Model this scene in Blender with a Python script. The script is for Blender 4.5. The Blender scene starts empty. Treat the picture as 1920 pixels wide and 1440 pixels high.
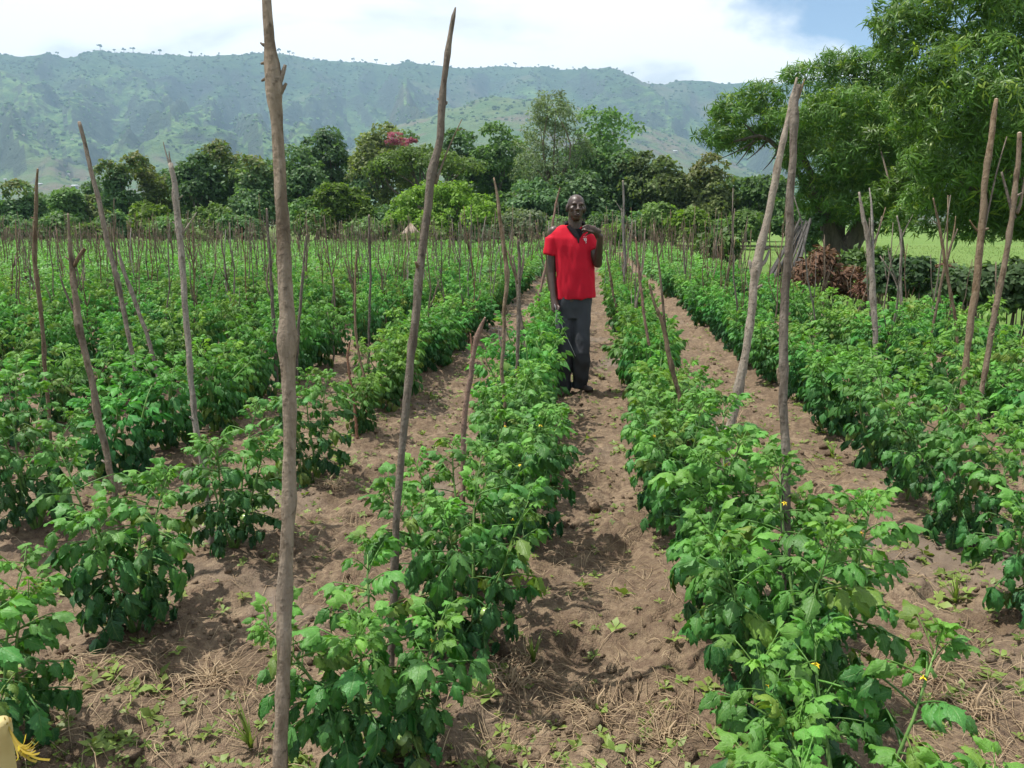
import bpy, math, random
import numpy as np
from mathutils import Matrix, Vector, Quaternion
from mathutils.bvhtree import BVHTree

random.seed(11)
rng = np.random.default_rng(11)
scene = bpy.context.scene
COL = scene.collection
R = math.radians

# ------------------------------------------------------------------ camera
FPX = 1450.0                      # focal length in pixels of a 1920 px wide frame
CAM_H = 1.55
YAW = math.atan(150 / FPX)        # camera looks a little left of the crop rows (+Y)
PITCH = math.atan(300 / FPX)
cam_d = bpy.data.cameras.new('camera')
cam_d.sensor_width = 36.0
cam_d.lens = 36.0 * FPX / 1920.0
cam_d.clip_start = 0.05
cam_d.clip_end = 20000
cam = bpy.data.objects.new('camera', cam_d)
COL.objects.link(cam)
cam.location = (0, 0, CAM_H)
cam.rotation_euler = (math.pi / 2 - PITCH, 0, YAW)
scene.camera = cam

# ------------------------------------------------------------------ world, sun, exposure
SUN_DIR = Vector((-0.44, 0.04, 1.0)).normalized()      # towards the sun
SUN_EL = math.asin(SUN_DIR.z)
SUN_AZ = math.atan2(SUN_DIR.x, SUN_DIR.y)
CLOUD_OFFSET = (34.22, 0.74, 0.0)
HAZE_DENSITY = 1.8e-4

world = bpy.data.worlds.new('World')
scene.world = world
world.use_nodes = True
nt = world.node_tree
nt.nodes.clear()
def wn(t, **k):
    n = nt.nodes.new(t)
    for a, b in k.items():
        setattr(n, a, b)
    return n
def wl(a, b):
    nt.links.new(a, b)
sky = wn('ShaderNodeTexSky', sky_type='NISHITA', sun_disc=False)
sky.sun_elevation = SUN_EL
sky.sun_rotation = SUN_AZ
sky.altitude = 1100
tc = wn('ShaderNodeTexCoord')
sep = wn('ShaderNodeSeparateXYZ')
wl(tc.outputs['Generated'], sep.inputs[0])
zc = wn('ShaderNodeMath', operation='MAXIMUM'); zc.inputs[1].default_value = 0.0
wl(sep.outputs['Z'], zc.inputs[0])
za = wn('ShaderNodeMath', operation='ADD'); za.inputs[1].default_value = 0.22
wl(zc.outputs[0], za.inputs[0])
dx = wn('ShaderNodeMath', operation='DIVIDE'); wl(sep.outputs['X'], dx.inputs[0]); wl(za.outputs[0], dx.inputs[1])
dy = wn('ShaderNodeMath', operation='DIVIDE'); wl(sep.outputs['Y'], dy.inputs[0]); wl(za.outputs[0], dy.inputs[1])
cmb = wn('ShaderNodeCombineXYZ'); wl(dx.outputs[0], cmb.inputs[0]); wl(dy.outputs[0], cmb.inputs[1])
off = wn('ShaderNodeVectorMath', operation='ADD'); off.inputs[1].default_value = CLOUD_OFFSET
wl(cmb.outputs[0], off.inputs[0])
n1 = wn('ShaderNodeTexNoise'); n1.inputs['Scale'].default_value = 0.85; n1.inputs['Detail'].default_value = 7; n1.inputs['Roughness'].default_value = 0.52; n1.inputs['Distortion'].default_value = 0.35
wl(off.outputs[0], n1.inputs['Vector'])
cover = wn('ShaderNodeMapRange', interpolation_type='SMOOTHSTEP'); cover.inputs['From Min'].default_value = 0.37; cover.inputs['From Max'].default_value = 0.46
wl(n1.outputs['Fac'], cover.inputs['Value'])
n2 = wn('ShaderNodeTexNoise'); n2.inputs['Scale'].default_value = 1.5; n2.inputs['Detail'].default_value = 5; n2.inputs['Roughness'].default_value = 0.5; n2.inputs['Distortion'].default_value = 0.4
off2 = wn('ShaderNodeVectorMath', operation='ADD'); off2.inputs[1].default_value = (7.7, 2.3, 4.0)
wl(off.outputs[0], off2.inputs[0]); wl(off2.outputs[0], n2.inputs['Vector'])
thick = wn('ShaderNodeMapRange', interpolation_type='SMOOTHSTEP'); thick.inputs['From Min'].default_value = 0.52; thick.inputs['From Max'].default_value = 0.72
wl(n2.outputs['Fac'], thick.inputs['Value'])
ccol = wn('ShaderNodeMixRGB'); ccol.inputs[1].default_value = (9.6, 9.6, 9.7, 1); ccol.inputs[2].default_value = (5.6, 5.9, 6.4, 1)
wl(thick.outputs[0], ccol.inputs[0])
smix = wn('ShaderNodeMixRGB')
skyb = wn('ShaderNodeMixRGB', blend_type='MULTIPLY'); skyb.inputs[0].default_value = 1.0; skyb.inputs[2].default_value = (1.0, 1.05, 1.1, 1)
wl(sky.outputs[0], skyb.inputs[1])
wl(cover.outputs[0], smix.inputs[0]); wl(skyb.outputs[0], smix.inputs[1]); wl(ccol.outputs[0], smix.inputs[2])
bg = wn('ShaderNodeBackground'); bg.inputs['Strength'].default_value = 0.10
wl(smix.outputs[0], bg.inputs['Color'])
wo = wn('ShaderNodeOutputWorld'); wl(bg.outputs[0], wo.inputs['Surface'])

sun_d = bpy.data.lights.new('sun', 'SUN')
sun_d.energy = 5.0
sun_d.angle = R(0.55)
sun_d.color = (1.0, 0.955, 0.88)
sun = bpy.data.objects.new('sun', sun_d)
COL.objects.link(sun)
sun.rotation_euler = SUN_DIR.to_track_quat('Z', 'Y').to_euler()

vs = scene.view_settings
vs.view_transform = 'Standard'
vs.look = 'None'
vs.exposure = 0.5
vs.gamma = 1.0
vs.use_curve_mapping = False
scene.render.engine = 'CYCLES'
cy = scene.cycles
cy.use_denoising = True
try:
    cy.denoiser = 'OPENIMAGEDENOISE'
except Exception:
    pass
cy.max_bounces = 6
cy.diffuse_bounces = 3
cy.glossy_bounces = 2
cy.transmission_bounces = 3
cy.transparent_max_bounces = 4
cy.volume_bounces = 0
cy.use_adaptive_sampling = True
cy.adaptive_threshold = 0.015

# ------------------------------------------------------------------ picture -> place
_f = np.array([-math.sin(YAW) * math.cos(PITCH), math.cos(YAW) * math.cos(PITCH), -math.sin(PITCH)])
_r = np.array([math.cos(YAW), math.sin(YAW), 0.0])
_u = np.cross(_r, _f)
C0 = np.array([0, 0, CAM_H])
def ray(u, v):
    return _f + _r * (u - 960) / FPX + _u * (720 - v) / FPX
def at(u, v, depth):
    return C0 + ray(u, v) * depth
def on_ground(u, v, z=0.0):
    d = ray(u, v)
    return C0 + d * ((z - CAM_H) / d[2])
def depth_of(p):
    return float(np.dot(np.asarray(p) - C0, _f))
def at_y(u, v, y):
    d = ray(u, v)
    return C0 + d * (y / d[1])

# ------------------------------------------------------------------ noise
def _hash(ix, iy, iz, seed):
    h = (ix * 374761393 + iy * 668265263 + iz * 2147483647 + seed * 974711) & 0xffffffff
    h = ((h ^ (h >> 13)) * 1274126177) & 0xffffffff
    h = ((h ^ (h >> 16)) * 2246822519) & 0xffffffff
    return ((h ^ (h >> 15)) & 0xffffff) / float(0xffffff)
def vnoise(x, y, z=0.0, seed=0):
    x = np.asarray(x, float); y = np.asarray(y, float); z = np.broadcast_to(np.asarray(z, float), x.shape)
    ix = np.floor(x).astype(np.int64); iy = np.floor(y).astype(np.int64); iz = np.floor(z).astype(np.int64)
    fx = x - ix; fy = y - iy; fz = z - iz
    fx = fx * fx * (3 - 2 * fx); fy = fy * fy * (3 - 2 * fy); fz = fz * fz * (3 - 2 * fz)
    out = 0
    for a in (0, 1):
        wx = fx if a else 1 - fx
        for b in (0, 1):
            wy = fy if b else 1 - fy
            for c in (0, 1):
                wz = fz if c else 1 - fz
                out = out + wx * wy * wz * _hash(ix + a, iy + b, iz + c, seed)
    return out * 2 - 1
def fbm(x, y, z=0.0, oct=4, seed=0, gain=0.5):
    s = 0; a = 1.0; t = 0
    x = np.asarray(x, float); y = np.asarray(y, float); z = np.asarray(z, float)
    for o in range(oct):
        s = s + a * vnoise(x * 2 ** o + 17.3 * o, y * 2 ** o - 9.1 * o, z * 2 ** o, seed + o)
        t += a; a *= gain
    return s / t

# ------------------------------------------------------------------ mesh helpers
class MB:
    """collects vertices and faces (tris and quads) of ONE mesh"""
    def __init__(s):
        s.v = []; s.t = []; s.q = []; s.n = 0; s.c = []; s.l = []
    def add(s, V, T=None, Q=None, col=None, lv=None):
        V = np.asarray(V, np.float32).reshape(-1, 3)
        s.v.append(V)
        if T is not None and len(T): s.t.append(np.asarray(T, np.int32).reshape(-1, 3) + s.n)
        if Q is not None and len(Q): s.q.append(np.asarray(Q, np.int32).reshape(-1, 4) + s.n)
        if col is None: col = np.ones((len(V), 3), np.float32)
        col = np.asarray(col, np.float32)
        if col.ndim == 1: col = np.broadcast_to(col, (len(V), 3))
        s.c.append(col)
        if lv is None: lv = np.zeros((len(V), 3), np.float32)
        s.l.append(np.asarray(lv, np.float32))
        s.n += len(V)
    def mesh(s, name, mat, smooth=True, col=False, lv=False):
        me = bpy.data.meshes.new(name)
        V = np.concatenate(s.v) if s.v else np.zeros((0, 3), np.float32)
        T = np.concatenate(s.t) if s.t else np.zeros((0, 3), np.int32)
        Q = np.concatenate(s.q) if s.q else np.zeros((0, 4), np.int32)
        me.vertices.add(len(V)); me.vertices.foreach_set('co', V.ravel())
        nl = T.size + Q.size
        me.loops.add(nl)
        me.loops.foreach_set('vertex_index', np.concatenate([T.ravel(), Q.ravel()]).astype(np.int32))
        me.polygons.add(len(T) + len(Q))
        st = np.concatenate([np.arange(len(T)) * 3, T.size + np.arange(len(Q)) * 4]).astype(np.int32)
        me.polygons.foreach_set('loop_start', st)
        try:
            me.polygons.foreach_set('loop_total', np.concatenate([np.full(len(T), 3), np.full(len(Q), 4)]).astype(np.int32))
        except Exception:
            pass
        me.update(calc_edges=True)
        if smooth:
            me.polygons.foreach_set('use_smooth', np.ones(len(T) + len(Q), bool))
        if col:
            a = me.attributes.new('Col', 'FLOAT_COLOR', 'POINT')
            cc = np.concatenate(s.c); cc = np.concatenate([cc, np.ones((len(cc), 1), np.float32)], 1)
            a.data.foreach_set('color', cc.ravel())
        if lv:
            a = me.attributes.new('lv', 'FLOAT_VECTOR', 'POINT')
            a.data.foreach_set('vector', np.concatenate(s.l).ravel())
        if mat is not None:
            me.materials.append(mat)
        return me
    def build(s, name, mat, parent=None, **k):
        return link(name, s.mesh(name, mat, **k), parent)

def link(name, data, parent=None, loc=None):
    o = bpy.data.objects.new(name, data)
    COL.objects.link(o)
    if parent is not None: o.parent = parent
    if loc is not None: o.location = loc
    return o
def empty(name, loc=(0, 0, 0), rz=0.0):
    o = bpy.data.objects.new(name, None)
    o.empty_display_size = 0.1
    COL.objects.link(o); o.location = loc; o.rotation_euler = (0, 0, rz)
    return o
def tag(o, label=None, cat=None, group=None, kind=None):
    if label: o['label'] = label
    if cat: o['category'] = cat
    if group: o['group'] = group
    if kind: o['kind'] = kind
    return o

def tube(P, rad, segs=8, cap=True, rough=0.0, seed=0):
    """tapered tube along the polyline P"""
    P = np.asarray(P, float); n = len(P)
    rad = np.broadcast_to(np.asarray(rad, float), (n,))
    T = np.gradient(P, axis=0); T /= np.linalg.norm(T, axis=1)[:, None] + 1e-9
    a = np.array([1.0, 0, 0]) if abs(T[0][0]) < 0.8 else np.array([0, 1.0, 0])
    N = np.zeros((n, 3)); B = np.zeros((n, 3))
    for i in range(n):
        a = a - T[i] * np.dot(a, T[i]); a /= np.linalg.norm(a) + 1e-9
        N[i] = a; B[i] = np.cross(T[i], a)
    th = np.arange(segs) / segs * 2 * math.pi
    ring = np.cos(th)[None, :, None] * N[:, None] + np.sin(th)[None, :, None] * B[:, None]
    rr = np.repeat(rad[:, None], segs, 1)
    if rough:
        k = np.random.default_rng(seed)
        rr = rr * (1 + rough * (k.random((n, segs)) - 0.5) * 2)
    V = P[:, None] + ring * rr[:, :, None]
    V = V.reshape(-1, 3)
    i = np.arange(n - 1)[:, None] * segs; j = np.arange(segs)[None]; j2 = (j + 1) % segs
    Q = np.stack([i + j, i + j2, i + segs + j2, i + segs + j], -1).reshape(-1, 4)
    Tt = []
    if cap:
        V = np.concatenate([V, P[:1], P[-1:]])
        c0 = n * segs; c1 = c0 + 1
        for k_ in range(segs):
            Tt.append((c0, (k_ + 1) % segs, k_)); Tt.append((c1, (n - 1) * segs + k_, (n - 1) * segs + (k_ + 1) % segs))
    return V, np.array(Tt, int).reshape(-1, 3), Q
def smooth_line(P, n):
    """Catmull-Rom resample of rows P (any columns) to n rows"""
    P = np.asarray(P, float)
    L = np.concatenate([[0], np.cumsum(np.linalg.norm(np.diff(P[:, :3], axis=0), axis=1))])
    t = np.linspace(0, L[-1], n)
    out = np.zeros((n, P.shape[1]))
    Pp = np.vstack([2 * P[0] - P[1], P, 2 * P[-1] - P[-2]])
    for k in range(n):
        i = min(np.searchsorted(L, t[k], side='right') - 1, len(P) - 2)
        s = (t[k] - L[i]) / max(L[i + 1] - L[i], 1e-9)
        p0, p1, p2, p3 = Pp[i], Pp[i + 1], Pp[i + 2], Pp[i + 3]
        out[k] = 0.5 * ((2 * p1) + (-p0 + p2) * s + (2 * p0 - 5 * p1 + 4 * p2 - p3) * s ** 2 + (-p0 + 3 * p1 - 3 * p2 + p3) * s ** 3)
    return out
ICO = None
def ico():
    global ICO
    if ICO is None:
        t = (1 + 5 ** .5) / 2
        V = np.array([(-1, t, 0), (1, t, 0), (-1, -t, 0), (1, -t, 0), (0, -1, t), (0, 1, t), (0, -1, -t), (0, 1, -t), (t, 0, -1), (t, 0, 1), (-t, 0, -1), (-t, 0, 1)], float)
        V /= np.linalg.norm(V[0])
        T = np.array([(0, 11, 5), (0, 5, 1), (0, 1, 7), (0, 7, 10), (0, 10, 11), (1, 5, 9), (5, 11, 4), (11, 10, 2), (10, 7, 6), (7, 1, 8), (3, 9, 4), (3, 4, 2), (3, 2, 6), (3, 6, 8), (3, 8, 9), (4, 9, 5), (2, 4, 11), (6, 2, 10), (8, 6, 7), (9, 8, 1)])
        ICO = (V, T)
    return ICO
def ball(c, r, rings=10, segs=14):
    """closed ellipsoid"""
    r = np.broadcast_to(np.asarray(r, float), (3,))
    ph = np.linspace(0, math.pi, rings + 1)[1:-1]; th = np.arange(segs) / segs * 2 * math.pi
    V = np.stack([np.sin(ph)[:, None] * np.cos(th)[None], np.sin(ph)[:, None] * np.sin(th)[None], np.repeat(np.cos(ph)[:, None], segs, 1)], -1).reshape(-1, 3)
    V = np.concatenate([V, [[0, 0, 1], [0, 0, -1]]]) * r + np.asarray(c, float)
    m = len(ph); i = np.arange(m - 1)[:, None] * segs; j = np.arange(segs)[None]; j2 = (j + 1) % segs
    Q = np.stack([i + j, i + segs + j, i + segs + j2, i + j2], -1).reshape(-1, 4)
    T = [(m * segs, k, (k + 1) % segs) for k in range(segs)] + [(m * segs + 1, (m - 1) * segs + (k + 1) % segs, (m - 1) * segs + k) for k in range(segs)]
    return V, np.array(T), Q
def place_many(V, T, M, S=None):
    """copies of a small mesh: M (n,3,3), S (n,3) -> arrays"""
    n = len(M); k = len(V)
    VV = np.einsum('nij,kj->nki', M, V) + (S[:, None] if S is not None else 0)
    TT = (T[None] + (np.arange(n) * k)[:, None, None])
    return VV.reshape(-1, 3), TT.reshape(-1, T.shape[1])
def rand_rot(n, g=rng):
    q = g.normal(size=(n, 4)); q /= np.linalg.norm(q, axis=1)[:, None]
    w, x, y, z = q.T
    return np.stack([1 - 2 * (y * y + z * z), 2 * (x * y - z * w), 2 * (x * z + y * w), 2 * (x * y + z * w), 1 - 2 * (x * x + z * z), 2 * (y * z - x * w), 2 * (x * z - y * w), 2 * (y * z + x * w), 1 - 2 * (x * x + y * y)], -1).reshape(n, 3, 3)
def frames(nrm, g=rng, ydir=None):
    """rotation matrices whose z is nrm and whose y is as near ydir as can be (random if None)"""
    n = len(nrm)
    z = nrm / (np.linalg.norm(nrm, axis=1)[:, None] + 1e-9)
    y = g.normal(size=(n, 3)) if ydir is None else np.array(ydir, float)
    y = y - z * np.sum(y * z, 1)[:, None]; y /= np.linalg.norm(y, axis=1)[:, None] + 1e-9
    x = np.cross(y, z)
    return np.stack([x, y, z], -1)

# ------------------------------------------------------------------ materials
def new_mat(name):
    m = bpy.data.materials.new(name); m.use_nodes = True
    m.node_tree.nodes.clear()
    return m, NT(m.node_tree)
class NT:
    def __init__(s, t): s.t = t
    def n(s, typ, ins=None, **k):
        nd = s.t.nodes.new(typ)
        for a, b in k.items(): setattr(nd, a, b)
        if ins:
            for a, b in ins.items():
                if isinstance(b, bpy.types.NodeSocket): s.t.links.new(b, nd.inputs[a])
                else: nd.inputs[a].default_value = b
        return nd
    def noise(s, vec, scale, detail=4, rough=0.55, dist=0.0):
        return s.n('ShaderNodeTexNoise', {'Vector': vec, 'Scale': scale, 'Detail': detail, 'Roughness': rough, 'Distortion': dist}).outputs['Fac']
    def rng(s, v, a, b, c=0.0, d=1.0):
        return s.n('ShaderNodeMapRange', {'Value': v, 'From Min': a, 'From Max': b, 'To Min': c, 'To Max': d}).outputs[0]
    def mix(s, f, a, b, mode='MIX'):
        return s.n('ShaderNodeMixRGB', {0: f, 1: a, 2: b}, blend_type=mode).outputs[0]
    def math(s, op, a, b=0.0):
        return s.n('ShaderNodeMath', {0: a, 1: b}, operation=op).outputs[0]
    def bump(s, h, strength=0.5, dist=0.01):
        return s.n('ShaderNodeBump', {'Height': h, 'Strength': strength, 'Distance': dist}).outputs[0]
    def out(s, sh):
        s.n('ShaderNodeOutputMaterial', {'Surface': sh})
def rgb(r, g, b): return (r, g, b, 1.0)

def simple_mat(name, c, rough=0.7, c2=None, scale=6.0, bump=0.0, bscale=40.0, spec=0.3):
    m, t = new_mat(name)
    co = t.n('ShaderNodeTexCoord').outputs['Object']
    base = rgb(*c)
    if c2: base = t.mix(t.rng(t.noise(co, scale), 0.35, 0.65), rgb(*c), rgb(*c2))
    ins = {'Base Color': base, 'Roughness': rough, 'Specular IOR Level': spec}
    if bump: ins['Normal'] = t.bump(t.noise(co, bscale), bump, 0.01)
    t.out(t.n('ShaderNodeBsdfPrincipled', ins).outputs[0])
    return m

def leaf_mat(name, trans=0.3, rough=0.45, spec=0.35, veins=False, objcol=False, hue=0.03, shared=True):
    """leaf: principled front with light passing through; colour from the mesh or from the object"""
    m, t = new_mat(name)
    oi = t.n('ShaderNodeObjectInfo')
    col = oi.outputs['Color'] if objcol else t.n('ShaderNodeAttribute', attribute_name='Col').outputs['Color']
    hv = t.rng(oi.outputs['Random'], 0, 1, 0.5 - hue, 0.5 + hue)
    vv = t.rng(t.math('FRACT', t.math('MULTIPLY', oi.outputs['Random'], 7.31)), 0, 1, 0.84, 1.16)
    col = t.n('ShaderNodeHueSaturation', {'Hue': hv, 'Saturation': 1.0, 'Value': vv, 'Color': col}).outputs[0]
    ins = {'Roughness': rough, 'Specular IOR Level': spec}
    if veins:
        lv = t.n('ShaderNodeAttribute', attribute_name='lv').outputs['Vector']
        sp = t.n('ShaderNodeSeparateXYZ', {0: lv})
        ax = t.math('ABSOLUTE', sp.outputs['X'])
        rib = t.rng(ax, 0.03, 0.10, 1.0, 0.0)
        side = t.math('SINE', t.math('MULTIPLY', t.math('SUBTRACT', sp.outputs['Y'], t.math('MULTIPLY', ax, 0.28)), 38.0))
        sidev = t.rng(side, 0.80, 1.0, 0.0, 0.6)
        vein = t.math('MAXIMUM', rib, sidev)
        obj = t.n('ShaderNodeTexCoord').outputs['Object']
        crk = t.noise(obj, 42.0, 3)
        col = t.mix(t.math('MULTIPLY', vein, 0.30), col, rgb(0.22, 0.34, 0.10))
        col = t.mix(t.rng(crk, 0.4, 0.7, 0.0, 0.30), col, rgb(0.03, 0.10, 0.025))
        h = t.math('ADD', t.math('MULTIPLY', vein, -0.5), crk)
        ins['Normal'] = t.bump(h, 0.45, 0.004)
    ins['Base Color'] = col
    p = t.n('ShaderNodeBsdfPrincipled', ins).outputs[0]
    tcol = t.mix(1.0, col, rgb(1.25, 1.35, 0.55), 'MULTIPLY')
    tr = t.n('ShaderNodeBsdfTranslucent', {'Color': tcol}).outputs[0]
    t.out(t.n('ShaderNodeMixShader', {0: trans, 1: p, 2: tr}).outputs[0])
    return m

def bark_mat(name, c1, c2, c3, zs=1.0, scale=30.0):
    m, t = new_mat(name)
    tcn = t.n('ShaderNodeTexCoord'); co = tcn.outputs['Object']
    oi = t.n('ShaderNodeObjectInfo')
    mp = t.n('ShaderNodeMapping', {'Vector': co, 'Scale': (1.6, 1.6, 0.30)}).outputs[0]
    a = t.noise(mp, scale, 6, 0.65)
    b = t.noise(co, 5.0, 3)
    c = t.noise(co, 60.0, 3)
    col = t.mix(t.rng(a, 0.36, 0.66), rgb(*c1), rgb(*c2))
    col = t.mix(t.rng(b, 0.48, 0.66), col, rgb(*c3))
    col = t.mix(t.rng(t.noise(mp, scale * .35, 4, .6), 0.56, 0.64, 0, 0.6), col, rgb(c1[0] * .5, c1[1] * .46, c1[2] * .42))
    col = t.mix(t.rng(c, 0.58, 0.70, 0, 0.6), col, rgb(c1[0] * .35, c1[1] * .33, c1[2] * .32))
    v = t.rng(oi.outputs['Random'], 0, 1, 0.72, 1.25)
    col = t.n('ShaderNodeHueSaturation', {'Hue': 0.5, 'Saturation': t.rng(t.math('FRACT', t.math('MULTIPLY', oi.outputs['Random'], 5.7)), 0, 1, 0.65, 1.2), 'Value': v, 'Color': col}).outputs[0]
    nrm = t.bump(t.math('ADD', a, t.math('MULTIPLY', c, 0.5)), 1.0, 0.010)
    t.out(t.n('ShaderNodeBsdfPrincipled', {'Base Color': col, 'Roughness': 0.85, 'Specular IOR Level': 0.15, 'Normal': nrm}).outputs[0])
    return m

M_STAKE = bark_mat('stake_bark', (0.098, 0.068, 0.043), (0.225, 0.172, 0.122), (0.155, 0.120, 0.086))
M_STAKE_TAN = bark_mat('stake_bark_tan', (0.125, 0.090, 0.056), (0.255, 0.195, 0.135), (0.185, 0.140, 0.098), scale=26)
M_STAKE_RED = bark_mat('stake_bark_reddish', (0.135, 0.075, 0.052), (0.235, 0.145, 0.105), (0.18, 0.12, 0.09))
M_STAKE_PALE = bark_mat('stake_bark_pale', (0.155, 0.128, 0.103), (0.290, 0.252, 0.210), (0.200, 0.172, 0.144))
M_CUT = simple_mat('cut_wood', (0.50, 0.40, 0.29), 0.8, (0.36, 0.26, 0.18), 20, 0.3)
M_BARK = bark_mat('tree_bark', (0.11, 0.085, 0.065), (0.20, 0.16, 0.125), (0.15, 0.13, 0.10), scale=8)
M_POLE = bark_mat('weathered_pole', (0.050, 0.047, 0.044), (0.120, 0.112, 0.104), (0.075, 0.070, 0.066))
M_STEM = simple_mat('green_stem', (0.15, 0.27, 0.07), 0.55, (0.10, 0.20, 0.05), 14, 0.2, 90)
M_TOM = leaf_mat('tomato_foliage', 0.28, 0.48, 0.24, veins=True)
M_TOMP = leaf_mat('tomato_leaf', 0.28, 0.42, 0.36, veins=True, objcol=True, hue=0.012)
M_WEED = leaf_mat('weed_leaf', 0.30, 0.5)
M_TREE = leaf_mat('tree_leaves', 0.40, 0.55, 0.25, hue=0.01)
M_MANGO = leaf_mat('mango_leaves', 0.36, 0.45, 0.32, hue=0.004)
M_DRY = leaf_mat('dry_leaves', 0.15, 0.75, 0.15)
M_PETAL = simple_mat('yellow_petal', (0.72, 0.52, 0.03), 0.6)
M_FRUIT = simple_mat('green_tomato_skin', (0.22, 0.36, 0.09), 0.25, (0.30, 0.42, 0.14), 12, 0, 40, 0.5)

def soil_mat():
    m, t = new_mat('field_soil')
    co = t.n('ShaderNodeTexCoord').outputs['Object']
    big = t.noise(co, 0.55, 4)
    mid = t.noise(co, 3.2, 5, 0.6)
    fine = t.noise(co, 26.0, 5, 0.65)
    grit = t.noise(co, 120.0, 3, 0.6)
    col = t.mix(t.rng(mid, 0.34, 0.66), rgb(0.160, 0.112, 0.069), rgb(0.300, 0.222, 0.145))
    col = t.mix(t.rng(fine, 0.40, 0.62, 0, 0.85), col, rgb(0.125, 0.082, 0.056))
    col = t.mix(t.rng(grit, 0.60, 0.74, 0, 0.6), col, rgb(0.40, 0.31, 0.215))
    wet = t.rng(t.noise(co, 0.9, 3, 0.5, 0.4), 0.56, 0.66)
    col = t.mix(t.rng(t.noise(co, 7.0, 4, .6), 0.50, 0.64, 0, 0.6), col, rgb(0.100, 0.070, 0.047))
    col = t.mix(t.math('MULTIPLY', wet, 0.7), col, rgb(0.125, 0.097, 0.074))
    rough = t.rng(wet, 0, 1, 0.92, 0.55)
    h = t.math('ADD', t.math('MULTIPLY', fine, 1.0), t.math('MULTIPLY', grit, 0.45))
    bs = t.rng(wet, 0, 1, 1.0, 0.4)
    nrm = t.n('ShaderNodeBump', {'Height': h, 'Strength': bs, 'Distance': 0.03}).outputs[0]
    t.out(t.n('ShaderNodeBsdfPrincipled', {'Base Color': col, 'Roughness': rough, 'Specular IOR Level': 0.25, 'Normal': nrm}).outputs[0])
    return m
M_SOIL = soil_mat()
def grass_ground_mat():
    m, t = new_mat('meadow_turf')
    co = t.n('ShaderNodeTexCoord').outputs['Object']
    a = t.noise(co, 0.12, 4); b = t.noise(co, 1.4, 5, 0.65); c = t.noise(co, 14.0, 4, 0.7)
    col = t.mix(t.rng(a, 0.35, 0.65), rgb(0.105, 0.190, 0.042), rgb(0.150, 0.225, 0.062))
    col = t.mix(t.rng(b, 0.40, 0.70, 0, 0.6), col, rgb(0.09, 0.16, 0.03))
    col = t.mix(t.rng(c, 0.5, 0.75, 0, 0.5), col, rgb(0.19, 0.235, 0.08))
    nrm = t.bump(t.math('ADD', b, c), 0.8, 0.08)
    t.out(t.n('ShaderNodeBsdfPrincipled', {'Base Color': col, 'Roughness': 0.9, 'Specular IOR Level': 0.1, 'Normal': nrm}).outputs[0])
    return m
M_TURF = grass_ground_mat()

# ================================================================== GROUND
ROWS = [-0.5, 0.5, -1.67, 1.8] + [-2.92 - 1.2 * k for k in range(34)] + [2.95 + 1.15 * k for k in range(6)]
ROWS_SORT = sorted(ROWS)
MOUNDS = [  # (u, v, radius m, height m) hoed lumps and holes read off the soil
    (640, 925, 0.16, 0.05), (705, 960, 0.10, 0.03), (1075, 1165, 0.16, 0.055), (1090, 1215, 0.07, -0.07), (1195, 1300, 0.06, -0.05),
    (1190, 1275, 0.10, 0.03), (110, 1165, 0.05, -0.06), (1170, 1035, 0.10, -0.05), (1150, 1000, 0.12, 0.04), (1700, 1290, 0.12, -0.05),
    (1760, 1270, 0.16, 0.05), (660, 1100, 0.09, -0.04), (610, 1160, 0.12, 0.035), (430, 1130, 0.12, 0.03), (250, 1270, 0.12, 0.03),
    (1110, 900, 0.2, 0.05), (1380, 800, 0.15, 0.05), (860, 640, 0.4, 0.08), (800, 870, 0.12, 0.05), (930, 1390, 0.07, -0.05), (1640, 1120, .15, .03), (1010, 1130, .12, .03)]
MOUND_XY = [(on_ground(u, v)[0], on_ground(u, v)[1], r, h) for u, v, r, h in MOUNDS]
def x_edge(y):
    return np.interp(y, [0, 6, 8, 10, 12, 14, 16, 20, 45, 60], [8.0, 6.3, 5.5, 4.9, 4.3, 3.9, 3.9, 4.3, 4.4, 4.2])
def gh(x, y, detail=True):
    x = np.asarray(x, float); y = np.asarray(y, float)
    z = 0.035 * fbm(x * 0.7, y * 0.7, oct=3, seed=3)
    for rx in ROWS_SORT:
        if -8 < rx < 6:
            z = z + 0.045 * np.exp(-((x - rx - 0.05 * np.sin(y * 0.9 + rx)) / 0.24) ** 2)
    z = z - 0.015
    if detail:
        n = fbm(x * 5.5, y * 5.5, oct=4, seed=21, gain=0.55)
        z = z + 0.026 * np.abs(fbm(x * 7.5, y * 7.5, oct=3, seed=55)) + 0.014 * np.abs(fbm(x * 21, y * 21, oct=2, seed=56)) - 0.008
        z = z + 0.050 * np.maximum(n, -0.12) + 0.011 * fbm(x * 24, y * 24, oct=3, seed=33, gain=0.65)
        c = fbm(x * 3.1, y * 3.1, oct=2, seed=40)
        z = z + 0.045 * np.clip((c - 0.12) * 3, 0, 1) * (0.6 + 0.9 * fbm(x * 14, y * 14, oct=3, seed=41))
        for mx, my, r, h in MOUND_XY:
            d2 = ((x - mx) ** 2 + (y - my) ** 2) / (r * r)
            z = z + h * np.exp(-d2) * (1 + 0.5 * n)
    out = np.clip((x - x_edge(y)) / 1.5, 0, 1) + np.clip((y - 44) / 4, 0, 1) + np.clip((-46 - x) / 4, 0, 1)
    return z - 0.35 * np.clip(out, 0, 1)
def gz(x, y):
    return float(gh(np.array([x]), np.array([y]))[0])

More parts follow.
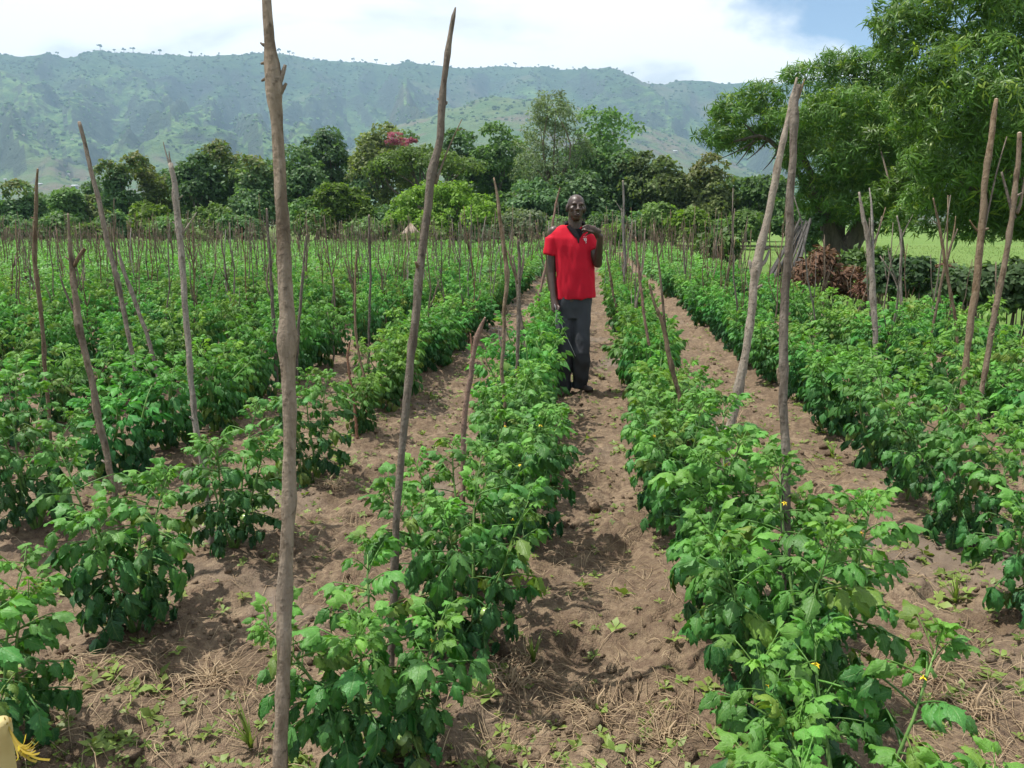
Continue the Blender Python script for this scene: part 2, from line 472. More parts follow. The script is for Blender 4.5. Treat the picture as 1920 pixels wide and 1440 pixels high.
def graded(lo, hi, a, b, fine, grow):
    mid = list(np.arange(a, b, fine)); up = [b]; s = fine
    while up[-1] < hi:
        s = min(s * grow, 2.0); up.append(up[-1] + s)
    dn = [a]; s = fine
    while dn[-1] > lo:
        s = min(s * grow, 2.0); dn.append(dn[-1] - s)
    return np.array(dn[1:][::-1] + mid + up)
gx = graded(-52, 12, -2.2, 2.1, 0.016, 1.06)
gy = [-4.0, -2.5, -1.0, 0.2, 0.9, 1.3]
while gy[-1] < 58: gy.append(gy[-1] + max(0.0135, 0.0078 * gy[-1]))
gy = np.array(gy)
GX, GY = np.meshgrid(gx, gy)
GZ = gh(GX, GY)
m = MB()
nx, ny = len(gx), len(gy)
ii = (np.arange(ny - 1)[:, None] * nx + np.arange(nx - 1)[None])
m.add(np.stack([GX, GY, GZ], -1), Q=np.stack([ii, ii + 1, ii + nx + 1, ii + nx], -1))
o = m.build('field_soil', M_SOIL)
tag(o, 'bare reddish brown hoed soil of the tomato field', 'soil', kind='structure')

# the valley floor around the field
g = [-3900, -2000, -700, -200, -60, 0, 60, 120, 200, 300, 450, 700, 1100, 2000, 3000, 3900]
X, Y = np.meshgrid(g, g)
m = MB(); k = len(g); ii = (np.arange(k - 1)[:, None] * k + np.arange(k - 1)[None])
m.add(np.stack([X, Y, np.full_like(X, -0.08, float)], -1), Q=np.stack([ii, ii + 1, ii + k + 1, ii + k], -1))
o = m.build('meadow_ground', M_TURF)
tag(o, 'bright green grass meadow beyond the tomato field', 'meadow', kind='structure')

# ================================================================== HILLS
ridge_px = [(-500, 112), (-250, 96), (0, 103), (60, 108), (120, 110), (150, 100), (180, 96), (300, 98), (400, 101), (480, 95), (560, 104), (640, 113), (720, 117), (800, 120), (870, 125), (900, 121), (940, 119),
            (1000, 127), (1060, 131), (1100, 131), (1140, 135), (1175, 146), (1210, 156), (1240, 157), (1268, 148), (1300, 147), (1350, 153), (1420, 158), (1550, 150), (1700, 165), (1900, 150), (2150, 170), (2500, 160)]
foot_px = [(560, 330), (640, 290), (700, 262), (760, 238), (820, 215), (880, 197), (930, 189), (985, 188), (1040, 192), (1100, 205), (1160, 218), (1220, 238), (1280, 268), (1340, 295), (1400, 318), (1480, 345), (1600, 370)]
def azel(u, v):
    d = ray(u, v); return math.atan2(d[0], d[1]), d[2] / math.hypot(d[0], d[1])
RAZ, REL = np.array([azel(*q) for q in ridge_px]).T
FAZ, FEL = np.array([azel(*q) for q in foot_px]).T
def hill_h(az, r):
    """height of the land at azimuth az, distance r, and how grassy it is"""
    az = np.asarray(az, float); r = np.asarray(r, float)
    wob = fbm(az * 7, r * 0, oct=3, seed=5)
    r1 = 3350 + 330 * wob
    r0 = 950 + 260 * fbm(az * 4 + 9, r * 0, oct=2, seed=6)
    H = CAM_H + r1 * np.interp(az, RAZ, REL) - 4
    t = np.clip((r - r0) / (r1 - r0), 0, 1.25)
    S = np.interp(t, [0, 0.15, 0.35, 0.58, 0.75, 0.86, 0.96, 1.0, 1.1, 1.25], [0, 0.035, 0.14, 0.36, 0.56, 0.76, 0.955, 1.0, 1.0, 0.97])
    env = np.clip(t, 0, 1) * np.clip(1.02 - t, 0, 1) * 4
    wx = az * 3000; 
    sp = 1 - np.abs(fbm(wx / 420 + 0.5 * fbm(wx / 500, r / 500, oct=2, seed=9), r / 1500, oct=3, seed=8)) * 2
    sp2 = 1 - np.abs(fbm(wx / 130 + 0.8 * fbm(wx / 300, r / 300, oct=2, seed=13), r / 800, oct=3, seed=12)) * 2
    lowt = np.clip((t - 0.22) * 2.4, 0, 1)
    h = H * S + env * lowt * (190 * (sp - 0.5) + 80 * (sp2 - 0.5)) 
    h = h + env * 10 * fbm(wx / 45, r / 45, oct=3, seed=14)
    # rocky ledges
    led = np.clip(fbm(wx / 260, r / 120, oct=3, seed=18) - 0.12, 0, 1)
    h = h + env * lowt * 75 * led
    fr = 2350 + 140 * np.sin(az * 9)
    fe = np.interp(az, FAZ, FEL, left=-1, right=-1)
    fh = np.where(fe > 0.02, CAM_H + fr * fe, 0.0)
    d = r - fr
    fall = np.where(d < 0, np.exp(-(d / 680) ** 2), np.exp(-(d / 330) ** 2))
    fh = fh * fall + 20 * fbm(wx / 170, r / 170, oct=4, seed=15) * fall - np.where(d < 0, 22 * np.abs(fbm(wx / 160, r / 700, oct=3, seed=16)) * fall, 0)
    grass = np.clip((fh - h) / 25 + 0.5, 0, 1)
    h = np.maximum(h, fh)
    left = np.clip((-az - 0.30) / 0.22, 0, 1) * np.clip((0.55 - t) / 0.3, 0, 1)
    grass = np.maximum(grass, left)
    grass = np.maximum(grass, 0.8 * np.clip((0.30 - t) / 0.2, 0, 1))
    cut = np.clip((r - 620) / 300, 0, 1)
    return h * cut - 4 * (1 - cut), grass, t
naz, nr = 490, 235
AZ = np.linspace(-1.15, 0.95, naz)
RR = np.concatenate([np.linspace(600, 1500, 60, endpoint=False), np.linspace(1500, 3800, nr - 60)])
A2, R2 = np.meshgrid(AZ, RR)
HH, GR, TT_ = hill_h(A2, R2)
m = MB()
ii = (np.arange(nr - 1)[:, None] * naz + np.arange(naz - 1)[None])
m.add(np.stack([np.sin(A2) * R2, np.cos(A2) * R2, HH], -1), Q=np.stack([ii, ii + 1, ii + naz + 1, ii + naz], -1),
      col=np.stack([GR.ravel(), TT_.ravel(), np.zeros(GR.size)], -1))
mt, t = new_mat('hillside')
co = t.n('ShaderNodeTexCoord').outputs['Object']
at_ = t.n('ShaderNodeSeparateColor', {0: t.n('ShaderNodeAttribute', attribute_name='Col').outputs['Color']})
a = t.noise(co, 0.012, 6, 0.62); b = t.noise(co, 0.045, 5, 0.65); c = t.noise(co, 0.0042, 4)
forest = t.mix(t.rng(a, 0.36, 0.62), rgb(0.016, 0.046, 0.018), rgb(0.095, 0.170, 0.060))
forest = t.mix(t.rng(b, 0.48, 0.62, 0, 0.8), forest, rgb(0.15, 0.215, 0.075))
grassc = t.mix(t.rng(a, 0.35, 0.68), rgb(0.070, 0.122, 0.046), rgb(0.130, 0.160, 0.062))
grassc = t.mix(t.rng(t.noise(co, 0.007, 5, 0.6), 0.50, 0.62, 0, 0.8), grassc, rgb(0.150, 0.112, 0.088))
grassc = t.mix(t.rng(b, 0.52, 0.66, 0, 0.8), grassc, rgb(0.055, 0.09, 0.035))
fac = t.rng(t.math('ADD', at_.outputs[0], t.math('MULTIPLY', t.math('SUBTRACT', c, 0.5), 0.7)), 0.3, 0.7)
cloud_shade = t.rng(t.math('ADD', at_.outputs[1], t.math('MULTIPLY', t.math('SUBTRACT', c, 0.5), 0.35)), 0.74, 0.86)
forest = t.mix(t.math('MULTIPLY', cloud_shade, 0.72), forest, rgb(0.020, 0.042, 0.022))  # cloud shadow on the upper escarpment, painted into the forest colour
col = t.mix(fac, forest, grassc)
ge = t.n('ShaderNodeNewGeometry')
nz = t.n('ShaderNodeSeparateXYZ', {0: ge.outputs['True Normal']}).outputs['Z']
col = t.mix(t.rng(nz, 0.80, 0.66, 0.0, 0.8), col, rgb(0.040, 0.046, 0.042))
rk = t.noise(t.n('ShaderNodeMapping', {'Vector': co, 'Scale': (.8, .8, 3.2)}).outputs[0], 0.0065, 5, 0.6)
col = t.mix(t.rng(rk, 0.60, 0.67, 0, 0.85), col, rgb(0.034, 0.040, 0.040))  # dark rock bands, also painting in gully shade the sun leaves faint
col = t.mix(t.rng(t.noise(co, 0.0028, 4, 0.6), 0.58, 0.68, 0, 0.5), col, rgb(0.135, 0.115, 0.080))
nrm = t.bump(t.math('ADD', a, b), 1.0, 14.0)
t.out(t.n('ShaderNodeBsdfPrincipled', {'Base Color': col, 'Roughness': 0.95, 'Specular IOR Level': 0.05, 'Normal': nrm}).outputs[0])
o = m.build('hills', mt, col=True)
tag(o, 'long green mountain ridge with forested gullies across the valley', 'mountain', kind='structure')

def hill_hit(u, v):
    az, te = azel(u, v)
    rs = np.linspace(700, 3800, 1600)
    h, g_, t_ = hill_h(np.full_like(rs, az), rs)
    k = np.argmax((h - CAM_H) / rs >= te)
    if (h[k] - CAM_H) / rs[k] < te: k = np.argmax((h - CAM_H) / rs)
    return np.array([math.sin(az) * rs[k], math.cos(az) * rs[k], h[k]])

# bushes and trees that cover the slopes: one mass
nb = 17000
baz = rng.uniform(-0.85, 0.55, nb); br = rng.uniform(1050, 3500, nb)
bh, bg_, bt = hill_h(baz, br)
dens = 0.28 + 0.72 * (1 - bg_) * (0.35 + 0.65 * (fbm(baz * 26, br / 115, oct=3, seed=25) > 0.0))
dens = np.where(bg_ > 0.5, 0.75 * (fbm(baz * 20, br / 160, oct=3, seed=26) > 0.0), dens)
keep = (rng.random(nb) < dens) & (bh > 8)
baz, br, bh, bt_ = baz[keep], br[keep], bh[keep], bt[keep]
nb = len(br)
V, T = ico()
sc = rng.uniform(1.4, 4.6, nb) * (1 + (br - 1200) / 3200)
Mx = rand_rot(nb) * sc[:, None, None]
Mx[:, 2] *= 0.75
VV, TT = place_many(V, T, Mx, np.stack([np.sin(baz) * br, np.cos(baz) * br, bh + sc * 0.25], -1))
VV = VV + (rng.random(VV.shape) - 0.5) * np.repeat(sc, 12)[:, None] * 0.5
cc = np.repeat(np.array([0.062, 0.112, 0.042]) * rng.uniform(0.6, 1.7, (nb, 1)) * np.where(bt_ > .8, .6, 1.0)[:, None] * np.array([1, 1, 1]) + rng.uniform(0, 0.02, (nb, 1)) * np.array([1.0, 0.8, 0]), 12, 0)  # bushes near the top darkened too, to carry the painted cloud shadow
m = MB(); m.add(VV, T=TT, col=cc)
M_BUSH = leaf_mat('hillside_foliage', 0.0, 0.9, 0.05, hue=0.0)
o = m.build('hillside_bushes', M_BUSH, smooth=False, col=True)
tag(o, 'scrub and woodland covering the mountain slopes', 'scrub', kind='stuff')

# lone trees on the skyline
ORD = ['first', 'second', 'third', 'fourth', 'fifth', 'sixth', 'seventh', 'eighth', 'ninth', 'tenth', 'eleventh', 'twelfth', 'thirteenth', 'fourteenth', 'fifteenth', 'sixteenth', 'seventeenth', 'eighteenth', 'nineteenth', 'twentieth']
TENS = {2: 'twenty', 3: 'thirty', 4: 'forty', 5: 'fifty', 6: 'sixty', 7: 'seventy', 8: 'eighty', 9: 'ninety'}
def ordinal(n):
    if n <= 20: return ORD[n - 1]
    a, b = divmod(n, 10)
    return (TENS[a][:-1] + 'ieth') if b == 0 else TENS[a] + '-' + ORD[b - 1]
sky_trees = [(108, 7), (188, 10), (215, 7), (232, 9), (249, 10), (287, 7), (299, 9), (358, 9), (378, 6), (410, 6), (523, 9), (542, 10), (550, 7), (588, 5), (662, 8), (680, 6), (705, 9), (724, 5), (752, 5), (812, 8), (948, 7), (966, 9), (1010, 5), (1036, 6), (1074, 5), (1185, 8), (1216, 5)]
for k, (u, s) in enumerate(sky_trees):
    v = np.interp(u, [q[0] for q in ridge_px], [q[1] for q in ridge_px])
    az, te = azel(u, v)
    rs = np.linspace(2500, 3790, 500)
    h, _, _ = hill_h(np.full_like(rs, az), rs)
    i = int(np.argmax((h - CAM_H) / rs))
    b = np.array([math.sin(az) * rs[i], math.cos(az) * rs[i], h[i]])
    w = .8 * s * rs[i] / FPX; hgt = w * random.uniform(0.8, 1.15)
    root = empty('skyline_tree', b)
    mb = MB(); mb.add(*tube([(0, 0, -2), (0.1 * w, 0, hgt * .35), (0.0, 0, hgt * .6)], [w * .07, w * .05, w * .04], 5)); mb.build('trunk', M_BARK, root)
    mb = MB()
    for q in range(7):
        c = np.array([random.uniform(-.36, .36) * w, random.uniform(-.3, .3) * w, hgt * random.uniform(.62, .9)])
        VV = V * np.array([.22, .22, .13]) * w * random.uniform(.8, 1.3) + c + (rng.random(V.shape) - .5) * w * .06
        mb.add(VV, T=T, col=np.array([0.045, 0.075, 0.03]))
    mb.build('crown', M_BUSH, root, smooth=False, col=True)
    tag(root, f'{ordinal(k + 1)} small tree from the left on the mountain skyline', 'tree', 'lone trees along the mountain skyline')

# white roofed houses on the lower slopes
M_WALLH = simple_mat('pale_house_wall', (0.42, 0.36, 0.30), 0.9, (0.34, 0.28, 0.22), 0.3)
M_ROOFH = simple_mat('bright_metal_roof', (0.72, 0.73, 0.74), 0.45, (0.58, 0.58, 0.58), 0.5)
houses = [(141, 352, 9, 'largest white roofed house low on the left mountain slope'), (76, 347, 6, 'small pale house on the left slope beside the tall leftmost stakes'),
          (158, 367, 5, 'lowest white roofed house on the left slope, just above the trees'), (107, 367, 5, 'tiny pale house left of the largest one, low on the slope'),
          (43, 254, 4, 'highest pale house, far up on the left mountain slope'), (135, 263, 4, 'tiny white house high on the left slope under the leaning stake'),
          (10, 338, 4, 'tiny pale house at the left edge of the mountain slope'), (128, 329, 4, 'tiny pale house above the largest white roofed one'),
          (1240, 297, 6, 'white roofed house right of the tall feathery trees'), (1266, 286, 7, 'pale house highest on the slope right of the tall feathery trees'), (1361, 301, 4, 'tiny white house on the slope below the mango branch tip')]
for u, v, s, lab in houses:
    p = hill_hit(u, v); d = math.hypot(p[0], p[1]); w = s * d / FPX; w = max(w, 5.5)
    hgt = w * 0.28; dep = w * 0.6
    root = empty('hillside_house', p, random.uniform(-0.3, 0.3))
    mb = MB()
    bx = np.array([(x, y, z) for z in (-1.5, hgt) for x, y in ((-w / 2, -dep / 2), (w / 2, -dep / 2), (w / 2, dep / 2), (-w / 2, dep / 2))])
    mb.add(bx, Q=[(0, 1, 5, 4), (1, 2, 6, 5), (2, 3, 7, 6), (3, 0, 4, 7)], T=None)
    mb.build('wall', M_WALLH, root, smooth=False)
    mb = MB(); e = 0.08 * w; rh = hgt + w * 0.2
    rf = np.array([(-w / 2 - e, -dep / 2 - e, hgt), (w / 2 + e, -dep / 2 - e, hgt), (w / 2 + e, dep / 2 + e, hgt), (-w / 2 - e, dep / 2 + e, hgt), (-w / 2 - e, 0, rh), (w / 2 + e, 0, rh)])
    mb.add(rf, Q=[(0, 1, 5, 4), (2, 3, 4, 5), (3, 2, 1, 0)], T=[(3, 0, 4), (1, 2, 5)])
    mb.build('roof', M_ROOFH, root, smooth=False)
    tag(root, lab, 'house', 'houses on the mountain slope')

# the air between here and the mountain
mb = MB()
lo, hi = (-3950, -3950, -6), (3950, 3950, float(HH.max()) + 45)
bx = np.array([(x, y, z) for z in (lo[2], hi[2]) for x, y in ((lo[0], lo[1]), (hi[0], lo[1]), (hi[0], hi[1]), (lo[0], hi[1]))], float)
mb.add(bx, Q=[(3, 2, 1, 0), (4, 5, 6, 7), (0, 1, 5, 4), (1, 2, 6, 5), (2, 3, 7, 6), (3, 0, 4, 7)])
mh = bpy.data.materials.new('haze'); mh.use_nodes = True; mh.node_tree.nodes.clear()
t = NT(mh.node_tree)
pv = t.n('ShaderNodeVolumePrincipled', {'Color': rgb(0.50, 0.77, 1.0), 'Density': HAZE_DENSITY, 'Anisotropy': 0.1})
t.n('ShaderNodeOutputMaterial', {'Volume': pv.outputs[0]})
o = mb.build('haze', mh, smooth=False)
tag(o, 'thin blue air haze in front of the mountain', 'haze', kind='stuff')

# ================================================================== TOMATO LEAVES
def leaflet(L, W, st, lobes, g, curl, fold, wave):
    """one leaflet along +Y; returns V, Q, T, lv.  st = stations along, lobed edge, folded on the midrib"""
    y = np.linspace(0, 1, st)
    prof = np.sin(np.pi * np.clip(y, 0, 1) ** 0.62) ** 0.85
    prof = prof * (1 - 0.22 * y - 0.30 * y ** 3)
    V = []; lv = []
    ph = g.uniform(0, 6.28)
    for i, s in enumerate(y):
        for side in (-1, -0.5, 0, 0.5, 1):
            w = W * 0.5 * prof[i]
            sl = 0
            if abs(side) == 1 and 0 < i < st - 1 and lobes:
                w *= 1 + lobes * (1 if (i % 2 == 0) else -1) + g.uniform(-.05, .05)
                sl = 0.05 * (1 if i % 2 == 0 else 0) * lobes * 3
            x = side * w
            zz = -fold * abs(side) * w * 0.9 + (0.06 * W if abs(side) == 0.5 and 0 < i < st - 1 else 0) * 0.6
            zz += wave * W * math.sin(9 * s + ph + side * 1.3) * (abs(side))
            yy = L * (s - sl * 0.5)
            # curl the blade downwards along its length
            a = curl * s * 1.2
            V.append((x, yy * (1 - 0.22 * abs(curl) * s * s), zz - curl * 0.45 * L * s * s))
            lv.append((side, s, 0))
    V = np.array(V); lv = np.array(lv)
    Q = [(i * 5 + k, i * 5 + k + 1, (i + 1) * 5 + k + 1, (i + 1) * 5 + k) for i in range(st - 1) for k in range(4)]
    return V, np.array(Q), lv
def leaflet_low(L, W, g, curl, fold):
    """8-triangle leaflet"""
    V = np.array([(0, 0, 0), (-W * .5, L * .38, -fold * W * .4), (0, L * .42, -curl * .08 * L), (W * .5, L * .38, -fold * W * .4), (-W * .30, L * .70, -fold * W * .25 - curl * .22 * L), (W * .30, L * .70, -fold * W * .25 - curl * .22 * L), (0, L * .72, -curl * .2 * L), (0, L * .97, -curl * .45 * L)])
    T = np.array([(0, 2, 1), (0, 3, 2), (1, 2, 4), (2, 6, 4), (2, 3, 5), (2, 5, 6), (4, 6, 7), (6, 5, 7)])
    lv = np.stack([np.array([0, -1, 0, 1, -.8, .8, 0, 0]), np.array([0, .38, .42, .38, .7, .7, .72, 1]), np.zeros(8)], 1)
    return V, T, lv
def rotz(a): return np.array([[math.cos(a), -math.sin(a), 0], [math.sin(a), math.cos(a), 0], [0, 0, 1]])
def rotx(a): return np.array([[1, 0, 0], [0, math.cos(a), -math.sin(a)], [0, math.sin(a), math.cos(a)]])
def roty(a): return np.array([[math.cos(a), 0, math.sin(a)], [0, 1, 0], [-math.sin(a), 0, math.cos(a)]])
def compound_leaf(seed, high=True, pairs=3, droop=0.5):
    """tomato leaf of unit length along +Y: rachis, pairs of lobed leaflets and a large end leaflet"""
    g = np.random.default_rng(seed)
    mb = MB()
    def rach(s): return np.array([0.015 * math.sin(3 * s + seed), s * (1 - .12 * droop * s), 0.10 * s - droop * 0.42 * s * s])
    if high:
        P = np.array([rach(s) for s in np.linspace(0, 0.66, 6)])
        v, t_, q = tube(P, np.linspace(0.016, 0.009, 6), 5)
        mb.add(v, t_, q, lv=np.tile([0, .5, 0], (len(v), 1)))
    spots = []
    for i in range(pairs):
        s = 0.26 + 0.36 * i / max(pairs - 1, 1)
        for sd in (-1, 1):
            spots.append((s + g.uniform(-.03, .03), sd, g.uniform(0.29, 0.38) * (0.85 + 0.3 * i / max(pairs - 1, 1)), g.uniform(0.9, 1.25)))
    spots.append((0.64, 0, g.uniform(0.40, 0.50), 0))
    if high:
        for sd in (-1, 1):
            spots.append((0.43 + g.uniform(-.03, .03), sd, g.uniform(.08, .13), 1.3))
    for s, sd, L, ang in spots:
        W = L * g.uniform(0.48, 0.60)
        curl = g.uniform(0.35, 1.1) + 0.3 * droop; fold = g.uniform(0.1, 0.55)
        if high:
            V, Q, lv = leaflet(L, W, 11 if L > .2 else 5, g.uniform(.13, .21), g, curl, fold, g.uniform(0.04, .13))
        else:
            V, Q, lv = leaflet_low(L, W, g, curl, fold)
        pet = 0.05 if sd else 0.0
        V = V + np.array([0, pet, 0])
        tilt = -droop * (0.35 + 0.8 * s) + g.uniform(-.5, .2) - (0.15 if sd else 0.1)
        V = V @ rotx(tilt).T
        V = V @ roty(sd * g.uniform(-.15, .45)).T
        V = V @ rotz(-sd * ang).T
        V = V + rach(s)
        if high: mb.add(V, None, Q, lv=lv)
        else: mb.add(V, Q, None, lv=lv)
    return mb
LEAF_HI = [compound_leaf(100 + k, True, 3 if k % 4 else 2, [0.25, 0.45, 0.65, 0.85, 1.05][k % 5]).mesh('leaf', M_TOMP, lv=True) for k in range(15)]
LEAF_LO = []
for k in range(15):
    mb = compound_leaf(200 + k, False, 3, [0.25, 0.45, 0.65, 0.85, 1.05][k % 5])
    LEAF_LO.append((np.concatenate(mb.v), np.concatenate(mb.t), np.concatenate(mb.l)))
LEAF_XLO = []     # for plants far away: three leaflets
for k in range(10):
    g = np.random.default_rng(300 + k); V = []; T = []
    dr = [0.3, .55, .8, 1.0, .45][k % 5]
    for j, (a, s, L) in enumerate(((0, .45, .55), (1.0, .3, .42), (-1.0, .3, .42))):
        W = L * .62
        v = np.array([(0, 0, 0), (-W * .5, L * .45, -.05), (W * .5, L * .45, -.05), (0, L, -.25 * dr * L)])
        v = v @ rotx(-dr * .6 + g.uniform(-.3, .2)).T @ rotz(a).T + np.array([0, s, -.1 * dr])
        T += [(4 * j, 4 * j + 2, 4 * j + 1), (4 * j + 1, 4 * j + 2, 4 * j + 3)]; V.append(v)
    LEAF_XLO.append((np.concatenate(V), np.array(T)))

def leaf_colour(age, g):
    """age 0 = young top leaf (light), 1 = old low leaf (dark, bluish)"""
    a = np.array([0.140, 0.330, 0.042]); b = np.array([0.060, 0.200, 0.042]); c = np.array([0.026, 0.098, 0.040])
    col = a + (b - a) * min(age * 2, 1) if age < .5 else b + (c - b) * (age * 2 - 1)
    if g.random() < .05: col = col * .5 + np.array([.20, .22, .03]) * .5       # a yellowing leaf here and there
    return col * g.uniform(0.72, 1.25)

def plant_plan(seed, h, w, nleaf, leafL=0.22):
    """stems as polylines and leaves as (position, heading matrix, scale, age, kind)"""
    g = np.random.default_rng(seed)
    stems = []; leaves = []
    ns = g.integers(4, 6)
    per = nleaf // ns
    for s in range(ns):
        az = s / ns * 6.283 + g.uniform(-.5, .5)
        spread = w * 0.5 * g.uniform(.35, .85)
        H = h * g.uniform(.72, 1.0)
        n = 8; t = np.linspace(0, 1, n)
        P = np.stack([np.cos(az) * spread * t ** 1.3 + .03 * np.sin(4 * t + s), np.sin(az) * spread * t ** 1.3 + .03 * np.cos(5 * t + s), H * t - 0.10 * h * t ** 4 * g.uniform(0, 1)], 1)
        P[0, :2] *= .1; P[0, 2] = -0.03
        stems.append((P, np.linspace(0.0085, 0.0018, n)))
        for q in range(4):                                   # young leaves close the shoot tip
            leaves.append((P[-1] - np.array([0, 0, .006 * q]), rotz(az + q * 1.9 + g.uniform(-.4, .4)) @ rotx(g.uniform(.35, 1.1)) @ roty(g.uniform(-.3, .3)), leafL * g.uniform(.36, .6), g.uniform(0, .18), 5 * int(g.integers(0, 3)) + int(g.integers(0, 2))))
        for k in range(per):
            f = 0.16 + 0.84 * (k + g.uniform(.2, .8)) / per
            i = min(int(f * (n - 1)), n - 2); r = f * (n - 1) - i
            p = P[i] * (1 - r) + P[i + 1] * r
            a = az + k * 2.4 + g.uniform(-.4, .4)
            if f < .75: a = az + ((a - az + math.pi) % (2 * math.pi) - math.pi) * 0.72       # outwards
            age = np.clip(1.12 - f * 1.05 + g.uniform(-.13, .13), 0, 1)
            sc = leafL * (1.02 if f < .75 else 1.02 - 1.7 * (f - .75)) * g.uniform(.62, 1.25)
            el = (1.05 * f - 0.40) + g.uniform(-.25, .25) + (0.35 if f > .88 else 0)     # low leaves hang, the top ones rise
            dk = int(np.clip(np.round((1 - f) * 3.6 + g.uniform(0, 1.2)), 0, 4))
            Mx = rotz(a - math.pi / 2) @ rotx(el) @ roty(g.uniform(-.3, .3))
            leaves.append((p, Mx, sc, age, dk + 5 * int(g.integers(0, 3))))
    # crown shoot tips
    return stems, leaves, g

# foliage meshes shared by the plants further off
MID = []
for k in range(12):
    stems, leaves, g = plant_plan(500 + k, 0.66, 0.56, 124, 0.152)
    fol = MB(); stm = MB()
    for P, r in stems: stm.add(*tube(P, r * 1.2, 4))
    for p, Mx, s, age, kd in leaves:
        v, t_, lv = LEAF_LO[kd]
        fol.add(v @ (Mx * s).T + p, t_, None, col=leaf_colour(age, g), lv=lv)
    MID.append((fol.mesh('foliage', M_TOM, col=True, lv=True), stm.mesh('stem', M_STEM)))
FAR = []
for k in range(8):
    stems, leaves, g = plant_plan(600 + k, 0.66, 0.60, 33, 0.25)
    V = []; T = []; Cc = []; n = 0
    for p, Mx, s, age, kd in leaves:
        if p[2] < 0.12: continue
        v, t_ = LEAF_XLO[kd % 10]
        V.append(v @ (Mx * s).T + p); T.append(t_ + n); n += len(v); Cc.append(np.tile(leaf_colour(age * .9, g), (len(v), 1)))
    FAR.append((np.concatenate(V), np.concatenate(T), np.concatenate(Cc)))

FLOWER = MB()
for k in range(5):
    a = k * 1.2566
    v = np.array([(0, 0, 0), (-.004, .006, .001), (.004, .006, .001), (0, .017, -.005)]) @ rotz(a).T
    FLOWER.add(v, T=[(0, 2, 1), (1, 2, 3)])
v, t_, q = tube([(0, 0, -.001), (0, 0, .008)], [.003, .0015], 5); FLOWER.add(v, t_, q)
FLOWER = FLOWER.mesh('flower', M_PETAL)
FRUIT = MB(); FRUIT.add(*ball((0, 0, 0), (.027, .027, .023), 10, 14)); v, t_, q = tube([(0, 0, .02), (.004, 0, .04)], [.003, .002], 5); FRUIT.add(v, t_, q)
FRUIT = FRUIT.mesh('tomato', M_FRUIT)

# ------------------------------------------------------------------ where the plants stand
# near plants read off the photograph: (u, v of the base, height, width, leaves, label)
near = [
    (715, 1470, .54, .54, 66, 'front tomato plant left of the middle path, at the lower picture edge'),
    (1478, 1425, .72, .64, 92, 'large front tomato plant right of the middle path, nearest the camera'),
    (868, 1240, .66, .58, 66, 'second tomato plant from the front, just left of the middle path edge'),
    (985, 1015, .66, .52, 62, 'tall dense tomato plant behind the short broken topped stake'),
    (1340, 1180, .70, .60, 66, 'broad tomato plant in front of the pale leaning stake right of the path'),
    (255, 1195, .62, .58, 58, 'stand alone tomato plant around the stake with a broken pale fork'),
    (10, 1420, .60, .50, 50, 'tomato plant cut by the left picture edge near the yellow post'),
    (440, 1045, .58, .48, 52, 'tomato plant left of the thick front stake, beside the pale grey stake'),
    (585, 915, .62, .50, 54, 'tomato plant just right of the thick front stake'),
    (680, 825, .46, .42, 44, 'small tomato plant alone in the left alley edge, two thin stakes in it'),
    (1800, 1035, .66, .62, 62, 'bushy tomato plant near the right picture edge with two stakes behind'),
    (1640, 880, .66, .62, 60, 'tomato plant with dark shade below, right of the two large stakes'),
    (1930, 1190, .56, .50, 48, 'tomato plant cut by the right picture edge'),
    (1415, 1270, .72, .66, 76, 'dense tomato plant around the foot of the dark upright stake'),
    (1010, 800, .62, .60, 60, 'tomato plant in front of the man, hiding part of one leg'),
    (70, 1000, .66, .60, 60, 'bushy tomato plant at the left picture edge'),
]
plants = []           # x, y, h, w, nleaf, label, near?
for u, v, h, w, n, lab in near:
    p = on_ground(u, v); plants.append([p[0], p[1], h * 1.17, w * 1.25, int(n * 1.95), lab, None])
prng = np.random.default_rng(77)
ROWNAME = {}
lefts = sorted([r for r in ROWS if r < 0], reverse=True); rights = sorted([r for r in ROWS if r > 0])
for i, r in enumerate(lefts): ROWNAME[r] = f'{ordinal(i + 1)} row left of the middle path'
for i, r in enumerate(rights): ROWNAME[r] = f'{ordinal(i + 1)} row right of the middle path'
def in_view(x, y, z0=0.0, z1=.7, pad=60):
    q = np.array([x, y, z0]) - C0; d = q @ _f
    if d < .3: return False
    u = 960 + FPX * (q @ _r) / d; v0 = 720 - FPX * (q @ _u) / d
    q = np.array([x, y, z1]) - C0; v1 = 720 - FPX * (q @ _u) / (q @ _f)
    return -pad < u < 1920 + pad and v1 < 1440 + pad
cand = []
for rx in ROWS:
    y = 1.0 + prng.uniform(0, .4)
    while y < 42.5:
        x = rx + .05 * math.sin(y * .9 + rx) + prng.normal(0, .05)
        yy = y + prng.normal(0, .05)
        y += prng.uniform(.36, .50)
        if x > x_edge(yy) - .5: continue
        if not in_view(x, yy): continue
        if -24 < x and prng.random() < (.05 if yy < 15 else .1): continue
        if any(abs(x - q[0]) < .34 and abs(yy - q[1]) < (.40 if yy > 4 else .46) for q in plants[:len(near)]): continue
        if (x + .1) ** 2 + (yy - 7.15) ** 2 < .22 ** 2: continue
        # bare stretches read off the photograph
        if -2.2 < x < -1.2 and (2.75 < yy < 3.0 or 3.6 < yy < 4.05 or 4.6 < yy < 5.05): continue
        if 1.3 < x < 2.3 and yy < 2.7: continue
        if x > 2.3 and yy < 4.0 and yy < x * 1.1: pass
        cand.append((x, yy, rx))
cand.sort(key=lambda q: q[0] ** 2 + q[1] ** 2)
N_IND = 290
ind = cand[:N_IND]; rest = cand[N_IND:]
count = {}
for rx in ROWS:
    seq = sorted([q for q in ind if q[2] == rx], key=lambda q: q[1])
    for i, q in enumerate(seq):
        count[(q[0], q[1])] = i + 1
